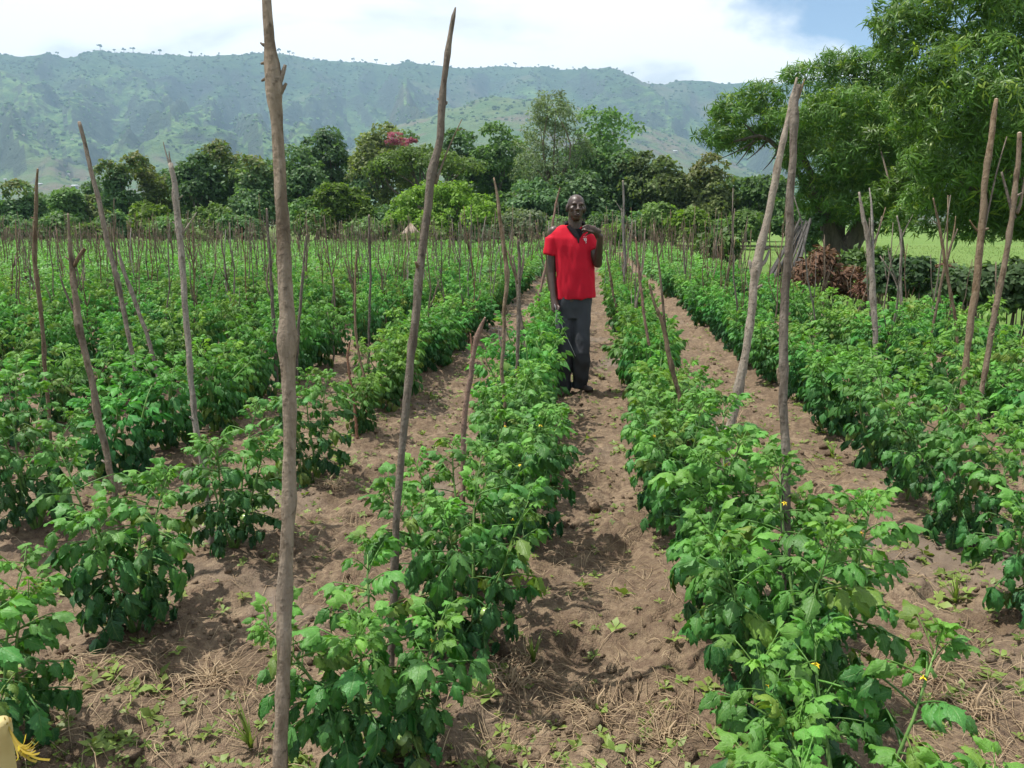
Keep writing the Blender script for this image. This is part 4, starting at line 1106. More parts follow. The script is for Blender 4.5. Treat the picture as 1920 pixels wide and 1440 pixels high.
# (centre u, top v, half width px, bottom v of the crown, depth m, colour, style, name, label)
tree_list = [
 (38, 348, 44, 445, 62, DARK, 'lumpy', YT, 'broadleaf_tree', 'dark round tree with yellowish top at the left picture edge'),
 (128, 355, 30, 445, 62, MIDG, 'tall', None, 'broadleaf_tree', 'small upright green tree second from the left in the tree line'),
 (176, 372, 26, 450, 64, OLIVE, 'lumpy', None, 'broadleaf_tree', 'low olive tree behind the flat cut leaning stake'),
 (240, 298, 36, 440, 60, DARK, 'sparse', YT, 'broadleaf_tree', 'tall sparse dark tree left of the pale spiky stake'),
 (298, 312, 44, 445, 63, OLIVE * .85, 'sparse', YT, 'broadleaf_tree', 'open crowned olive tree behind the pale spiky stake top'),
 (275, 388, 36, 455, 57, BRIGHT * .75, 'lumpy', None, 'broadleaf_tree', 'low bright green tree under the sparse dark tree'),
 (375, 298, 44, 450, 60, DARK, 'lumpy', None, 'broadleaf_tree', 'dark dense tree right of the pale spiky stake'),
 (425, 276, 46, 448, 63, MIDG * .9, 'lumpy', YT, 'broadleaf_tree', 'tall dark green tree midway between spiky and thick stakes'),
 (478, 300, 44, 450, 60, DARK * 1.1, 'lumpy', YT, 'broadleaf_tree', 'yellow tipped dark tree just left of the thick front stake'),
 (560, 285, 50, 450, 62, DARK, 'lumpy', None, 'broadleaf_tree', 'wide dark tree just right of the thick front stake'),
 (617, 250, 44, 440, 66, DARK * .95, 'tall', None, 'broadleaf_tree', 'tall dark tree rising above its neighbours right of the thick stake'),
 (640, 344, 56, 460, 57, BRIGHT * .7, 'mango', None, 'round_tree', 'rounded fresh green tree left of the bright yellow green one'),
 (722, 246, 52, 420, 64, OLIVE * .9, 'lumpy', None, 'flowering_tree', 'rounded olive tree with a patch of pink blossom'),
 (800, 278, 88, 360, 61, FRESH * .8, 'flat', None, 'flat_crowned_tree', 'wide flat topped feathery tree behind the tall brown stake'),
 (838, 342, 92, 458, 57, BRIGHT, 'mango', None, 'round_tree', 'large dome shaped bright yellow green tree behind the little hut'),
 (868, 250, 44, 430, 70, DARK * 1.1, 'lumpy', None, 'broadleaf_tree', 'dark tree behind the flat topped feathery tree'),
 (930, 243, 46, 440, 68, MIDG * .85, 'lumpy', None, 'broadleaf_tree', 'dark green tree left of the tallest feathery tree'),
 (1036, 180, 66, 440, 62, GREYG * 1.15, 'feather', None, 'feathery_tree', 'tallest grey green feathery tree in the tree line'),
 (1115, 214, 62, 435, 65, MIDG, 'lumpy', None, 'broadleaf_tree', 'tall dark green tree right of the tallest feathery one'),
 (1010, 350, 60, 455, 59, DARK * 1.1, 'lumpy', None, 'broadleaf_tree', 'low dark tree left of the man below the feathery tree'),
 (940, 372, 40, 458, 59, MIDG * .85, 'lumpy', None, 'broadleaf_tree', 'low dark green tree right of the bright dome shaped one'),
 (1085, 330, 60, 455, 60, DARK, 'lumpy', None, 'broadleaf_tree', 'dark low crowned tree right behind the man'),
 (1160, 292, 40, 450, 63, DARK * 1.1, 'lumpy', None, 'broadleaf_tree', 'dark tree filling the gap right behind the thin pale stake'),
 (1212, 298, 48, 450, 62, OLIVE * .8, 'lumpy', None, 'broadleaf_tree', 'olive green tree right of the man at some distance'),
 (1262, 330, 42, 452, 61, OLIVE * .8, 'lumpy', None, 'broadleaf_tree', 'low olive tree between the man and the mango tree'),
 (1318, 300, 42, 450, 60, OLIVE * .9, 'lumpy', YT, 'broadleaf_tree', 'rounded olive tree standing out left of the mango branch tip'),
 (1370, 345, 40, 452, 62, MIDG * .9, 'lumpy', None, 'broadleaf_tree', 'low green tree below the mango branch tip'),
 (1425, 338, 44, 455, 60, MIDG * .8, 'lumpy', None, 'broadleaf_tree', 'green tree behind the pale leaning stake of the crossed pair'),
 (1480, 380, 40, 455, 58, MIDG * .85, 'lumpy', None, 'broadleaf_tree', 'low green tree behind the crossed pair of stakes'),
 (-60, 370, 50, 450, 62, DARK, 'lumpy', None, 'broadleaf_tree', 'dark tree cut by the left picture edge'),
 (80, 372, 46, 450, 72, DARK * 1.0, 'lumpy', None, 'broadleaf_tree', 'back row dark tree between the two leftmost trees'),
 (200, 345, 46, 450, 74, DARK * 0.95, 'lumpy', None, 'broadleaf_tree', 'back row dark tree left of the tall sparse tree'),
 (335, 322, 50, 450, 74, DARK * 0.9, 'lumpy', None, 'broadleaf_tree', 'back row dark tree right behind the pale spiky stake'),
 (455, 318, 54, 450, 75, DARK * 0.9, 'lumpy', None, 'broadleaf_tree', 'back row dark tree left behind the thick front stake'),
 (520, 310, 54, 450, 76, DARK * 0.95, 'lumpy', None, 'broadleaf_tree', 'back row dark tree hidden mostly by the thick front stake'),
 (595, 320, 54, 450, 76, DARK * 0.9, 'lumpy', None, 'broadleaf_tree', 'back row dark tree right behind the thick front stake'),
 (680, 300, 52, 450, 76, DARK * 1.0, 'lumpy', None, 'broadleaf_tree', 'back row dark tree left of the pink blossom'),
 (770, 260, 48, 450, 80, DARK * 1.0, 'lumpy', None, 'broadleaf_tree', 'back row tree right of the pink blossom'),
 (900, 290, 56, 450, 78, DARK * 0.9, 'lumpy', None, 'broadleaf_tree', 'back row dark tree right of the flat topped tree'),
 (985, 300, 54, 450, 78, DARK * 0.9, 'lumpy', None, 'broadleaf_tree', 'back row dark tree behind the feathery tree on its left'),
 (1075, 290, 60, 450, 78, DARK * 0.85, 'lumpy', None, 'broadleaf_tree', 'back row dark tree behind the feathery tree on its right'),
 (1180, 318, 50, 450, 76, DARK * 0.9, 'lumpy', None, 'broadleaf_tree', 'back row dark tree right of the man'),
 (1240, 338, 50, 450, 76, DARK * 0.95, 'lumpy', None, 'broadleaf_tree', 'back row tree behind the light green bush'),
 (1290, 345, 46, 450, 76, DARK * 1.0, 'lumpy', None, 'broadleaf_tree', 'back row tree left behind the rounded olive tree'),
 (1400, 362, 50, 450, 76, DARK * 1.0, 'lumpy', None, 'broadleaf_tree', 'back row tree left behind the crossed stakes'),
 # bushes along the foot of the tree line
 (25, 418, 40, 470, 54, DARK * 1.2, 'bush', None, 'bush', 'low dark bush at the left edge of the tree line foot'),
 (105, 410, 42, 468, 55, MIDG, 'bush', None, 'bush', 'low green bush second from the left at the tree line foot'),
 (165, 425, 36, 468, 54, FRESH * .85, 'bush', None, 'bush', 'pale green bush below the low olive tree'),
 (215, 405, 36, 468, 56, DARK * 1.2, 'bush', None, 'bush', 'dark bush below the tall sparse tree'),
 (330, 410, 42, 468, 55, MIDG, 'bush', None, 'bush', 'green bush right of the pale spiky stake'),
 (368, 440, 22, 470, 50, FRESH, 'bush', None, 'bush', 'small pale bush at the far field edge'),
 (405, 392, 34, 466, 56, FRESH * .9, 'bush', None, 'bush', 'upright pale green bush before the dark trees'),
 (460, 412, 40, 466, 55, DARK * 1.3, 'bush', None, 'bush', 'dark bush just left of the thick stake'),
 (580, 385, 44, 466, 56, MIDG, 'bush', None, 'bush', 'tall green bush right of the thick stake'),
 (690, 418, 46, 468, 55, MIDG * 1.1, 'bush', None, 'bush', 'round bush left of the little hut'),
 (735, 395, 40, 462, 58, DARK * 1.2, 'bush', None, 'bush', 'dark bush behind the little hut'),
 (770, 446, 30, 475, 46.5, FRESH, 'bush', None, 'bush', 'bright leafy bush in front of the little hut'),
 (812, 434, 18, 470, 48, FRESH * .9, 'bush', None, 'bush', 'narrow green bush right of the little hut'),
 (905, 430, 40, 468, 55, DARK * 1.2, 'bush', None, 'bush', 'dark bush right of the bright dome shaped tree'),
 (985, 400, 44, 466, 55, GREYG, 'bush', None, 'bush', 'grey green bush left of the man'),
 (1050, 415, 40, 466, 55, DARK * 1.2, 'bush', None, 'bush', 'dark bush behind the head of the man'),
 (1140, 405, 46, 466, 55, MIDG * .9, 'bush', None, 'bush', 'dark green bush right of the raised hand'),
 (1150, 428, 16, 462, 50, BRIGHT * .9, 'bush', None, 'bush', 'small yellow green bush right of the raised hand'),
 (1200, 410, 40, 466, 55, DARK * 1.2, 'bush', None, 'bush', 'dark bush below the olive tree right of the man'),
 (1240, 392, 34, 455, 54, FRESH, 'bush', None, 'bush', 'light green bush midway between the man and crossed stakes'),
 (1292, 398, 34, 462, 52, BRIGHT * .75, 'bush', None, 'bush', 'bright green rounded bush left of the crossed stakes'),
 (1345, 420, 40, 468, 54, MIDG, 'bush', None, 'bush', 'green bush below the rounded olive tree'),
 (1395, 410, 40, 462, 52, FRESH * .8, 'bush', None, 'bush', 'green bush left of the stack of leaning poles'),
 (1340, 448, 34, 505, 30, MIDG, 'bush', None, 'bush', 'near round bush at the right field edge'),
]
GROW, MORE = 1.66, 1.2
def px_to_local(u, v, D, b):
    p = at(u, v, 1); d = ray(u, v); q = C0 + d * (D / d[1]); return q - b
for (u, tv, hw, bv, D, col, style, tt, name, lab) in tree_list:
    g = np.random.default_rng(int(u * 7 + tv) + 5000)
    d0 = ray(u, 430); bx = C0 + d0 * (D / d0[1]); b = np.array([bx[0], bx[1], -.08])
    sc = D / FPX                                   # metres per photo pixel there
    top = px_to_local(u, tv, D, b)[2]; bot = max(px_to_local(u, bv, D, b)[2], .05); W = hw * sc * (1.0 if style == 'bush' else 1.15)
    Hc = top - bot
    root = empty(name, b)
    lum = []
    if style == 'bush':
        for k in range(5):
            lum.append((g.uniform(-.5, .5) * W, g.uniform(-.4, .4) * W, bot + Hc * g.uniform(.35, .62), W * g.uniform(.4, .6), W * g.uniform(.4, .55), Hc * g.uniform(.34, .42)))
        per, sub, size = 420, 9, .16
    elif style == 'mango':
        for k in range(22):
            a = -1 + 2 * (k + .5) / 22; zt = math.sqrt(max(0, 1 - a * a)) * (1.0 if k % 3 == 0 else g.uniform(.1, .85)); rr_ = g.uniform(.17, .25)
            lum.append((a * W * .80, g.uniform(-.75, .3) * W * (1 - .5 * zt), bot + Hc * (.10 + .68 * zt), W * rr_, W * rr_, Hc * rr_ * .85))
        per, sub, size = 460, 9, .15
    elif style == 'flat':
        for k in range(12):
            a = -1 + 2 * (k + .5) / 12
            lum.append((a * W * .85, g.uniform(-.5, .5) * W, bot + Hc * (.35 + .42 * math.cos(a * 1.4) + g.uniform(-.12, .05)), W * .26, W * .26, Hc * .15))
        per, sub, size = 420, 10, .15
    elif style == 'feather':
        for k in range(17):
            f = k / 16; a = g.uniform(-1, 1) * math.sin(math.pi * (f * .82 + .16)) ** .7
            lum.append((a * W * .78, g.uniform(-.5, .5) * W * .8, bot + Hc * (.10 + .80 * f), W * g.uniform(.24, .36), W * .3, Hc * g.uniform(.06, .10)))
        per, sub, size = 560, 12, .17
    elif style == 'sparse':
        for k in range(9):
            f = k / 8; a = g.uniform(-1, 1)
            lum.append((a * W * .68, g.uniform(-.5, .5) * W, bot + Hc * (.15 + .76 * f), W * g.uniform(.24, .38), W * .34, Hc * g.uniform(.07, .11)))
        per, sub, size = 380, 9, .19
    elif style == 'tall':
        for k in range(15):
            f = k / 14; a = g.uniform(-1, 1) * (1 - .6 * f)
            lum.append((a * W * .66, g.uniform(-.5, .5) * W, bot + Hc * (.10 + .78 * f), W * g.uniform(.34, .50) * (1 - .3 * f), W * .42, Hc * g.uniform(.09, .13)))
        per, sub, size = 460, 11, .19
    else:
        for k in range(11):
            a = g.uniform(-1, 1); zt = math.sqrt(max(0, 1 - a * a))
            f = g.uniform(.15, .92)
            lum.append((a * W * .66 * (1.1 - .5 * f), g.uniform(-.55, .5) * W, bot + Hc * (.08 + .78 * f), W * g.uniform(.30, .46), W * .38, Hc * g.uniform(.10, .17)))
        lum.append((g.uniform(-.2, .2) * W, 0, top - Hc * .13, W * .36, W * .34, Hc * .13))
        per, sub, size = 460, 11, .19
    lum = [(a_, b_, c_, d_ * GROW, e_ * GROW, f_ * GROW) for a_, b_, c_, d_, e_, f_ in lum]
    mb = leaf_blob_tree(lum, int(per * MORE), size * 1.75, col * 1.12, g, tt, drop=.5 if style == 'feather' else 0.1, sub=int(sub * 1.7), subr=.30, slender=.45 if style == 'feather' else .9)
    mb.build('crown', M_TREE, root, smooth=False, col=True)
    limbs(root, np.array([0, 0, 0.0]), lum if style != 'bush' else lum[:4], max(.05 if style == 'bush' else .11, W * .055), g, fork=.12 if style in ('bush', 'mango') else .38)
    if name == 'flowering_tree':
        fl = []
        for uu, vv, rr in ((745, 262, 15), (760, 272, 12), (735, 270, 10), (772, 268, 8)):
            p = px_to_local(uu, vv, D - 1.6, b); fl.append((p[0], p[1], p[2], rr * sc, rr * sc, rr * sc))
        mb = leaf_blob_tree(fl, 260, .16, np.array([.34, .095, .17]), g, sub=9)
        mb.build('pink_blossom', M_TREE, root, smooth=False, col=True)
        root.children[-1]['label'] = 'patch of bright pink blossom'
    tag(root, lab, 'bush' if style == 'bush' else 'tree', 'bushes at the foot of the trees' if style == 'bush' else 'trees behind the field')

# ------------------------------------------------------------------ mango trees
def mango_whorl(g, n=9):
    mb = MB()
    for k in range(n):
        a = k / n * 6.283 + g.uniform(-.6, .6); L = g.uniform(.55, 1.25); W = g.uniform(.12, .17)
        el = g.uniform(-.9, .7)
        V = np.array([(0, .06, 0), (-W * .5, .42 * L, -.05), (0, .44 * L, .02), (W * .5, .42 * L, -.05), (-W * .36, .75 * L, -.22 * L), (W * .36, .75 * L, -.22 * L), (0, L, -.46 * L)])
        V = V[[0, 1, 3, 4, 5, 6]]; T = np.array([(0, 2, 1), (1, 2, 3), (2, 4, 3), (3, 4, 5)])
        V = V @ rotx(el).T @ rotz(a).T
        mb.add(V, T)
    return np.concatenate(mb.v), np.concatenate(mb.t)
WH = [mango_whorl(np.random.default_rng(70 + k), 6 + k % 4) for k in range(12)]
def mango_crown(lumps, per_m2, leaf, g, base, tip, inner=.25):
    mb = MB()
    C = np.array([l[:3] for l in lumps]); RR_ = np.array([l[3:] for l in lumps])
    for li, (cx, cy, cz, rx, ry, rz) in enumerate(lumps):
        r = np.array([rx, ry, rz]); c = C[li]
        n = int(12.5 * np.mean(r) ** 2 * per_m2)
        d = g.normal(size=(n, 3)); d /= np.linalg.norm(d, axis=1)[:, None]
        bumps = 1 + .17 * fbm(d[:, 0] * 3 + li * 7, d[:, 1] * 3, d[:, 2] * 3, oct=2, seed=li)
        rad = np.where(g.random(n) < inner, g.uniform(.45, .85, n), g.uniform(.86, 1.06, n)) * bumps
        pos = c + d * r * rad[:, None]
        ins = np.zeros(n, bool)
        for j in range(len(lumps)):
            if j != li: ins |= (((pos - C[j]) / RR_[j]) ** 2).sum(1) < .50
        pos = pos[~ins]; d = d[~ins]; n = len(pos)
        if n == 0: continue
        up = d * .9 + np.array([0, 0, .6]) + g.normal(0, .55, (n, 3))
        cl_lump = g.uniform(.85, 1.2)
        new = (g.random(n) < .09) * 1.0
        for w in range(len(WH)):
            s = np.arange(n) % len(WH) == w
            k = int(s.sum())
            if not k: continue
            V, T = WH[w]
            Mx = frames(up[s], g) * (leaf * g.uniform(.6, 1.3, k))[:, None, None]
            VV, TT = place_many(V, T, Mx, pos[s])
            cl = base * cl_lump * g.uniform(.7, 1.3, (k, 1))
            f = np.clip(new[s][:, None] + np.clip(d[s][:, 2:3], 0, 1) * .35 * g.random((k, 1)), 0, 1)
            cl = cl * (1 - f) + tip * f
            mb.add(VV, TT, None, col=np.repeat(cl, len(V), 0))
    return mb
def px_lumps(L, b, Y):
    out = []
    for q in L:
        u, v, r = q[:3]; dy = q[3] if len(q) > 3 else 0.0
        p = at_y(u, v, Y + dy) - b; s = (Y + dy) / FPX
        out.append((p[0], p[1], p[2], r * s, r * s * 1.05, r * s * .82))
    return out
def broken(lum, seed):
    g = np.random.default_rng(seed); out = []
    for l in lum:
        out.append((l[0], l[1], l[2], l[3] * .74, l[4] * .74, l[5] * .74))
        for k in range(5):
            d = g.normal(size=3); d /= np.linalg.norm(d); d[2] = d[2] * .8 + .1; f = g.uniform(.30, .46)
            c = np.array(l[:3]) + d * np.array(l[3:]) * g.uniform(.55, .85)
            out.append((c[0], c[1], c[2], l[3] * f * 1.15, l[4] * f * 1.15, l[5] * f * .85))
    return out
YM = 27.5
bm = at_y(1570, 493, YM); bm[2] = -.08
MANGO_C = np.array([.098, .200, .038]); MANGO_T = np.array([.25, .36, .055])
L1 = [(1372, 205, 46, -.5), (1345, 250, 40, -.8), (1392, 262, 38, .2), (1430, 185, 50, 0), (1478, 235, 52, -.8), (1520, 150, 52, .5), (1545, 215, 66, -1.2), (1590, 150, 62, .3), (1640, 190, 75, -.5),
      (1530, 300, 62, -1.0), (1600, 290, 75, -1.6), (1660, 290, 75, -1.2), (1545, 365, 58, -.2), (1610, 375, 62, -1.3), (1680, 370, 60, -.8), (1530, 420, 38, .8), (1650, 415, 38, 1.0), (1560, 230, 80, 3), (1640, 260, 100, 4), (1600, 370, 80, 4), (1480, 285, 34, 1.2), (1425, 250, 34, .8), (1715, 300, 70, 1), (1652, 112, 42, -.5), (1690, 160, 60, -.5), (1620, 130, 50, 0), (1560, 120, 36, 0), (1700, 240, 60, -.8)]
lum1 = broken(px_lumps(L1, bm, YM), 5)
g = np.random.default_rng(8)
root = empty('mango_tree', bm)
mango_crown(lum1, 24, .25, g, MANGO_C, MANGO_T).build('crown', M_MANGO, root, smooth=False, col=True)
mb = MB()
def limb(pts, root_b, Y, segs=10, seed=1):
    rows = [np.r_[at_y(u, v, Y + dy) - root_b, w * .5 * (Y + dy) / FPX] for u, v, w, dy in pts]
    L = smooth_line(rows, 14); mb.add(*tube(L[:, :3], L[:, 3], segs, rough=.05, seed=seed))
limb([(1572, 505, 42, 0), (1568, 470, 36, 0), (1556, 440, 30, 0), (1545, 400, 22, -.2), (1525, 340, 14, -.5), (1500, 280, 8, -.6)], bm, YM, seed=1)
limb([(1580, 505, 40, .1), (1588, 470, 34, .1), (1604, 440, 30, 0), (1620, 410, 22, -.2), (1650, 350, 12, -.6), (1670, 280, 7, -.6)], bm, YM, seed=2)
limb([(1590, 480, 28, .1), (1600, 462, 26, .3), (1612, 445, 20, .6), (1640, 420, 12, .8)], bm, YM, seed=5)
limb([(1570, 470, 26, .2), (1575, 400, 20, .4), (1590, 300, 12, .3), (1600, 200, 6, .2)], bm, YM, seed=3)
limb([(1556, 440, 20, 0), (1520, 360, 12, -.2), (1470, 290, 9, -.4), (1430, 256, 7, -.5), (1390, 262, 4, -.6), (1350, 275, 2, -.7)], bm, YM, seed=4)
for (a, b_) in (((1430, 256), (1345, 300)), ((1415, 260), (1380, 310)), ((1440, 262), (1400, 300)), ((1460, 280), (1430, 320)), ((1400, 262), (1330, 262)), ((1420, 256), (1370, 200))):
    limb([(a[0], a[1], 4, -.4), ((a[0] + b_[0]) / 2, (a[1] + b_[1]) / 2 + 3, 2.5, -.5), (b_[0], b_[1], 1, -.6)], bm, YM, 5)
mb.build('trunk', M_BARK, root)
mb = MB()  # ivy like leaves climbing the left foot of the trunk
ivy = px_lumps([(1522, 440, 14, -.6), (1520, 465, 13, -.6), (1526, 490, 12, -.6), (1530, 418, 16, -.5)], bm, YM)
mb = leaf_blob_tree(ivy, 420, .12, DARK * 1.2, g, sub=10); mb.build('climbing_foliage', M_TREE, root, smooth=False, col=True)
tag(root, 'broad mango tree with forked trunk behind the stack of poles', 'tree')

YN = 20.0
bn = at_y(1960, 505, YN); bn[2] = -.08
L2 = [(1690, 60, 62, 0), (1665, 25, 40, .5), (1745, 10, 75, .5), (1830, 20, 90, 0), (1920, 30, 95, .3), (1745, 110, 70, -.4), (1830, 120, 85, -1.0), (1920, 140, 95, -.8), (1790, 200, 80, -1.2), (1880, 225, 90, -1.4), (1720, 190, 55, 1.0), (1960, 260, 85, -1),
      (1770, 290, 68, -.6), (1850, 310, 75, -.8), (1930, 340, 80, -.6), (1740, 370, 48, .6), (1800, 385, 52, .4), (1870, 395, 55, .5), (1940, 405, 58, .4), (1700, 395, 32, 1.5), (1800, 250, 120, 3.5), (1900, 330, 110, 3.5), (2030, 100, 130, 1), (2040, 280, 130, 1), (2020, 400, 80, 1), (1800, -70, 110, 1.5), (1950, -80, 130, 1.5), (1760, 340, 85, 4.5), (1860, 380, 80, 4.5), (1950, 390, 70, 4.5), (1690, 420, 26, 1.5), (1735, 428, 26, .8), (1790, 432, 28, .3), (1845, 430, 30, .2), (1900, 430, 30, .2), (1950, 432, 30, .2), (1820, 425, 36, 2.5), (1900, 425, 36, 2.5)]
lum2 = broken(px_lumps(L2, bn, YN), 6)
root = empty('mango_tree', bn)
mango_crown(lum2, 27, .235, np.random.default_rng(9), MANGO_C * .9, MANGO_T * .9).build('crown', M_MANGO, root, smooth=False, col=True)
mb = MB()
limb([(1965, 530, 50, 0), (1955, 470, 42, 0), (1930, 380, 30, 0), (1870, 260, 18, 0), (1800, 140, 8, 0)], bn, YN, seed=1)
limb([(1955, 470, 34, .2), (1980, 360, 26, .3), (1970, 200, 16, .3), (1930, 40, 8, .2)], bn, YN, seed=2)
limb([(1940, 430, 22, .2), (1880, 380, 14, .3), (1790, 340, 8, .3), (1750, 320, 4, .3)], bn, YN, seed=3)
mb.build('trunk', M_BARK, root)
tag(root, 'dense dark mango tree filling the upper right corner', 'tree')
YS = 24.0
bs = at_y(1700, 520, YS); bs[2] = -.08
root = empty('mango_sapling', bs)
ls = px_lumps([(1660, 362, 28), (1690, 350, 26), (1715, 375, 24), (1630, 380, 20), (1640, 260, 26, 1), (1650, 285, 22, 1)], bs, YS)
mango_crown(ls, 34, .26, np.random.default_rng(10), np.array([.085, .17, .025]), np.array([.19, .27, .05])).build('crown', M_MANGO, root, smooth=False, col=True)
mb = MB(); limb([(1700, 535, 9, 0), (1690, 450, 7, 0), (1675, 370, 5, 0), (1648, 270, 2, .8)], bs, YS, 6); mb.build('trunk', M_BARK, root)
tag(root, 'light green young mango shoots in front of the dark canopy', 'tree')

# ================================================================== HUT
hb = at_y(771, 462, 49.0); hb[2] = -.08
hw = 19.5 * 49 / FPX; ez = (at_y(771, 439, 49.0) - hb)[2]; az_ = (at_y(771, 418, 49.0) - hb)[2]
root = empty('round_hut', hb)
M_TIN = simple_mat('rusty_tin', (.30, .25, .195), .6, (.20, .135, .09), 3.0, .2, 20)
M_MUD = simple_mat('mud_wall', (.20, .145, .10), .95, (.15, .105, .07), 2.0, .4)
mb = MB(); n = 16; th = np.arange(n) / n * 6.2832
mb.add(*tube([(0, 0, -.1), (0, 0, ez * .5), (0, 0, ez + .05)], [hw * .68] * 3, n)); mb.build('wall', M_MUD, root)
npan = 12
for k in range(npan):
    a0 = k / npan * 6.2832; a1 = (k + 1) / npan * 6.2832 - .03; dz = .012 * (k % 2)
    lo_ = [(math.cos(a) * hw, math.sin(a) * hw, ez + dz) for a in (a0, (a0 + a1) / 2, a1)]
    V = np.array(lo_ + [(math.cos((a0 + a1) / 2) * .02, math.sin((a0 + a1) / 2) * .02, az_ + dz)])
    V2 = V - np.array([0, 0, .02])
    mb = MB(); mb.add(np.concatenate([V, V2]), T=[(0, 1, 3), (1, 2, 3), (5, 4, 7), (6, 5, 7)], Q=[(0, 4, 5, 1), (1, 5, 6, 2), (2, 6, 7, 3), (3, 7, 4, 0)])
    mb.build('roof_panel', M_TIN, root, smooth=False)
mb = MB(); mb.add(np.array([(x, -hw * .69, z) for z in (0, ez * .9) for x in (-.2, .2)]), Q=[(0, 1, 3, 2)]); mb.build('doorway', simple_mat('dark_doorway', (.02, .018, .015), .9), root)
tag(root, 'little round hut with a conical metal sheet roof among bushes', 'hut')

# ================================================================== LEANING POLES, BRUSH
tops = np.linspace(1492, 1518, 15); bases = np.linspace(1424, 1482, 15)
prn = np.random.default_rng(61)
for k in range(15):
    yb = 19.8 + prn.uniform(-.4, .5)
    p0 = at_y(bases[k] + prn.uniform(-4, 4), 530 + prn.uniform(-8, 4), yb); p0[2] = gz(p0[0], p0[1]) - .02
    p1 = at_y(tops[k] + prn.uniform(-4, 4), 424 + prn.uniform(-10, 14), 24.5 + prn.uniform(-.3, .3))
    d = p1 - p0; r = prn.uniform(.036, .050)
    P = np.stack([p0 * 0 + d * t_ + np.array([0, 0, -.06 * math.sin(math.pi * t_)]) for t_ in np.linspace(0, 1.04, 8)])
    mb = MB(); mb.add(*tube(P, np.linspace(r, r * .75, 8), 8, rough=.06, seed=k))
    o = mb.build('leaning_pole', M_POLE); o.location = p0
    tag(o, f'{ordinal(k + 1)} long dark pole from the left in the stack leaning near the mango trunk', 'pole', 'stack of poles leaning together')
# brown dead branches heaped at the field edge and green scrub beside them
def brush(name, L, Y, per, size, col, label, mat, cat, sub=12, slender=.45, twigs=0, drop=.5, seed=1, tt=None):
    u0 = np.mean([q[0] for q in L]); b = at_y(u0, 560, Y); b[2] = gz(b[0], b[1])
    root = empty(name, b); g = np.random.default_rng(seed)
    lum = px_lumps(L, b, Y)
    lum = [(a, c, max(d, .1), e, f, h_) for a, c, d, e, f, h_ in lum]
    leaf_blob_tree(lum, per, size, col, g, tt, drop=drop, sub=sub, slender=slender).build('foliage', mat, root, smooth=False, col=True)
    mb = MB()
    for l in lum:
        for q in range(3 + twigs):
            e = np.array(l[:3]) + g.normal(0, .5, 3) * np.array(l[3:]); s = np.array([e[0] * .7, e[1], -.03])
            mb.add(*tube([s, (s + e) / 2 + g.normal(0, .06, 3), e + np.array([0, 0, l[5] * .5])], [.018, .012, .004], 5))
    mb.build('branch', M_BARK, root)
    tag(root, label, cat)
DRYC = np.array([.150, .092, .052])
brush('dead_brush', [(1525, 515, 34), (1560, 520, 34), (1595, 530, 28), (1540, 490, 26), (1505, 535, 24), (1575, 548, 20)], 16.3, 360, .16, DRYC, 'heap of dead branches with curled red brown leaves under the mango', M_DRY, 'brush pile', twigs=3, seed=2)
brush('dead_brush', [(1640, 535, 22), (1655, 515, 18), (1618, 550, 18)], 15.6, 300, .14, DRYC * .9, 'smaller heap of brown dead leaves right of the first heap', M_DRY, 'brush pile', twigs=2, seed=3)
brush('dead_brush', [(1765, 525, 18), (1772, 505, 14), (1758, 545, 14)], 14.3, 260, .12, DRYC * .8, 'brown withered bush beside the green scrub on the right', M_DRY, 'brush pile', twigs=2, seed=4)
brush('scrub_bush', [(1600, 492, 24), (1625, 498, 22), (1650, 480, 14)], 17.2, 380, .15, MIDG * 1.1, 'green leafy bush growing over the dead brush heap', M_TREE, 'bush', seed=5, slender=.8)
brush('scrub_bush', [(1680, 512, 32), (1722, 515, 34), (1700, 540, 32), (1738, 538, 28), (1668, 545, 26), (1655, 520, 20)], 14.0, 560, .13, DARK * .75, 'dark green scrub bush at the meadow edge on the right', M_TREE, 'bush', seed=6, slender=.8)
brush('scrub_bush', [(1800, 540, 34), (1840, 532, 38), (1885, 535, 40), (1925, 525, 42), (1860, 565, 30), (1910, 565, 34), (1960, 540, 40), (1815, 570, 28)], 11.8, 620, .12, DARK * .75, 'dark low scrub along the right picture edge', M_TREE, 'bush', seed=7, slender=.8)
brush('scrub_bush', [(1790, 518, 20), (1775, 550, 24)], 13.4, 380, .11, DARK * .8, 'small dark shrub behind the thin forked stakes on the right', M_TREE, 'bush', seed=8, slender=.8)

# meadow grass tufts
n = 14000
tx = rng.uniform(3, 42, n); ty = rng.uniform(16, 62, n)
ok = (tx > x_edge(ty) + .4); tx, ty = tx[ok], ty[ok]; n = len(tx)
V = np.array([(-.03, 0, 0), (.03, 0, 0), (0, .03, 1.0), (.05, .02, 0), (.0, .06, 0), (.12, .05, .8), (-.06, -.02, 0), (-.01, -.04, 0), (-.14, -.03, .75)]); T = np.array([(0, 1, 2), (3, 4, 5), (6, 7, 8)])
Mx = rand_rot(n) * 0; a = rng.uniform(0, 6.28, n)
Mx[:, 0, 0] = np.cos(a); Mx[:, 0, 1] = -np.sin(a); Mx[:, 1, 0] = np.sin(a); Mx[:, 1, 1] = np.cos(a); Mx[:, 2, 2] = 1
Mx = Mx * rng.uniform(.06, .13, n)[:, None, None]
Mx[:, :2, :2] *= 1.8
VV, TT = place_many(V, T, Mx, np.stack([tx, ty, np.full(n, -.085)], -1))
m = MB(); m.add(VV, T=TT, col=np.repeat(np.array([.16, .23, .055]) * rng.uniform(.7, 1.3, (n, 1)), 9, 0))
o = m.build('meadow_grass', M_WEED, smooth=False, col=True); tag(o, 'short tufts of grass in the meadow under the trees', 'grass', kind='stuff')

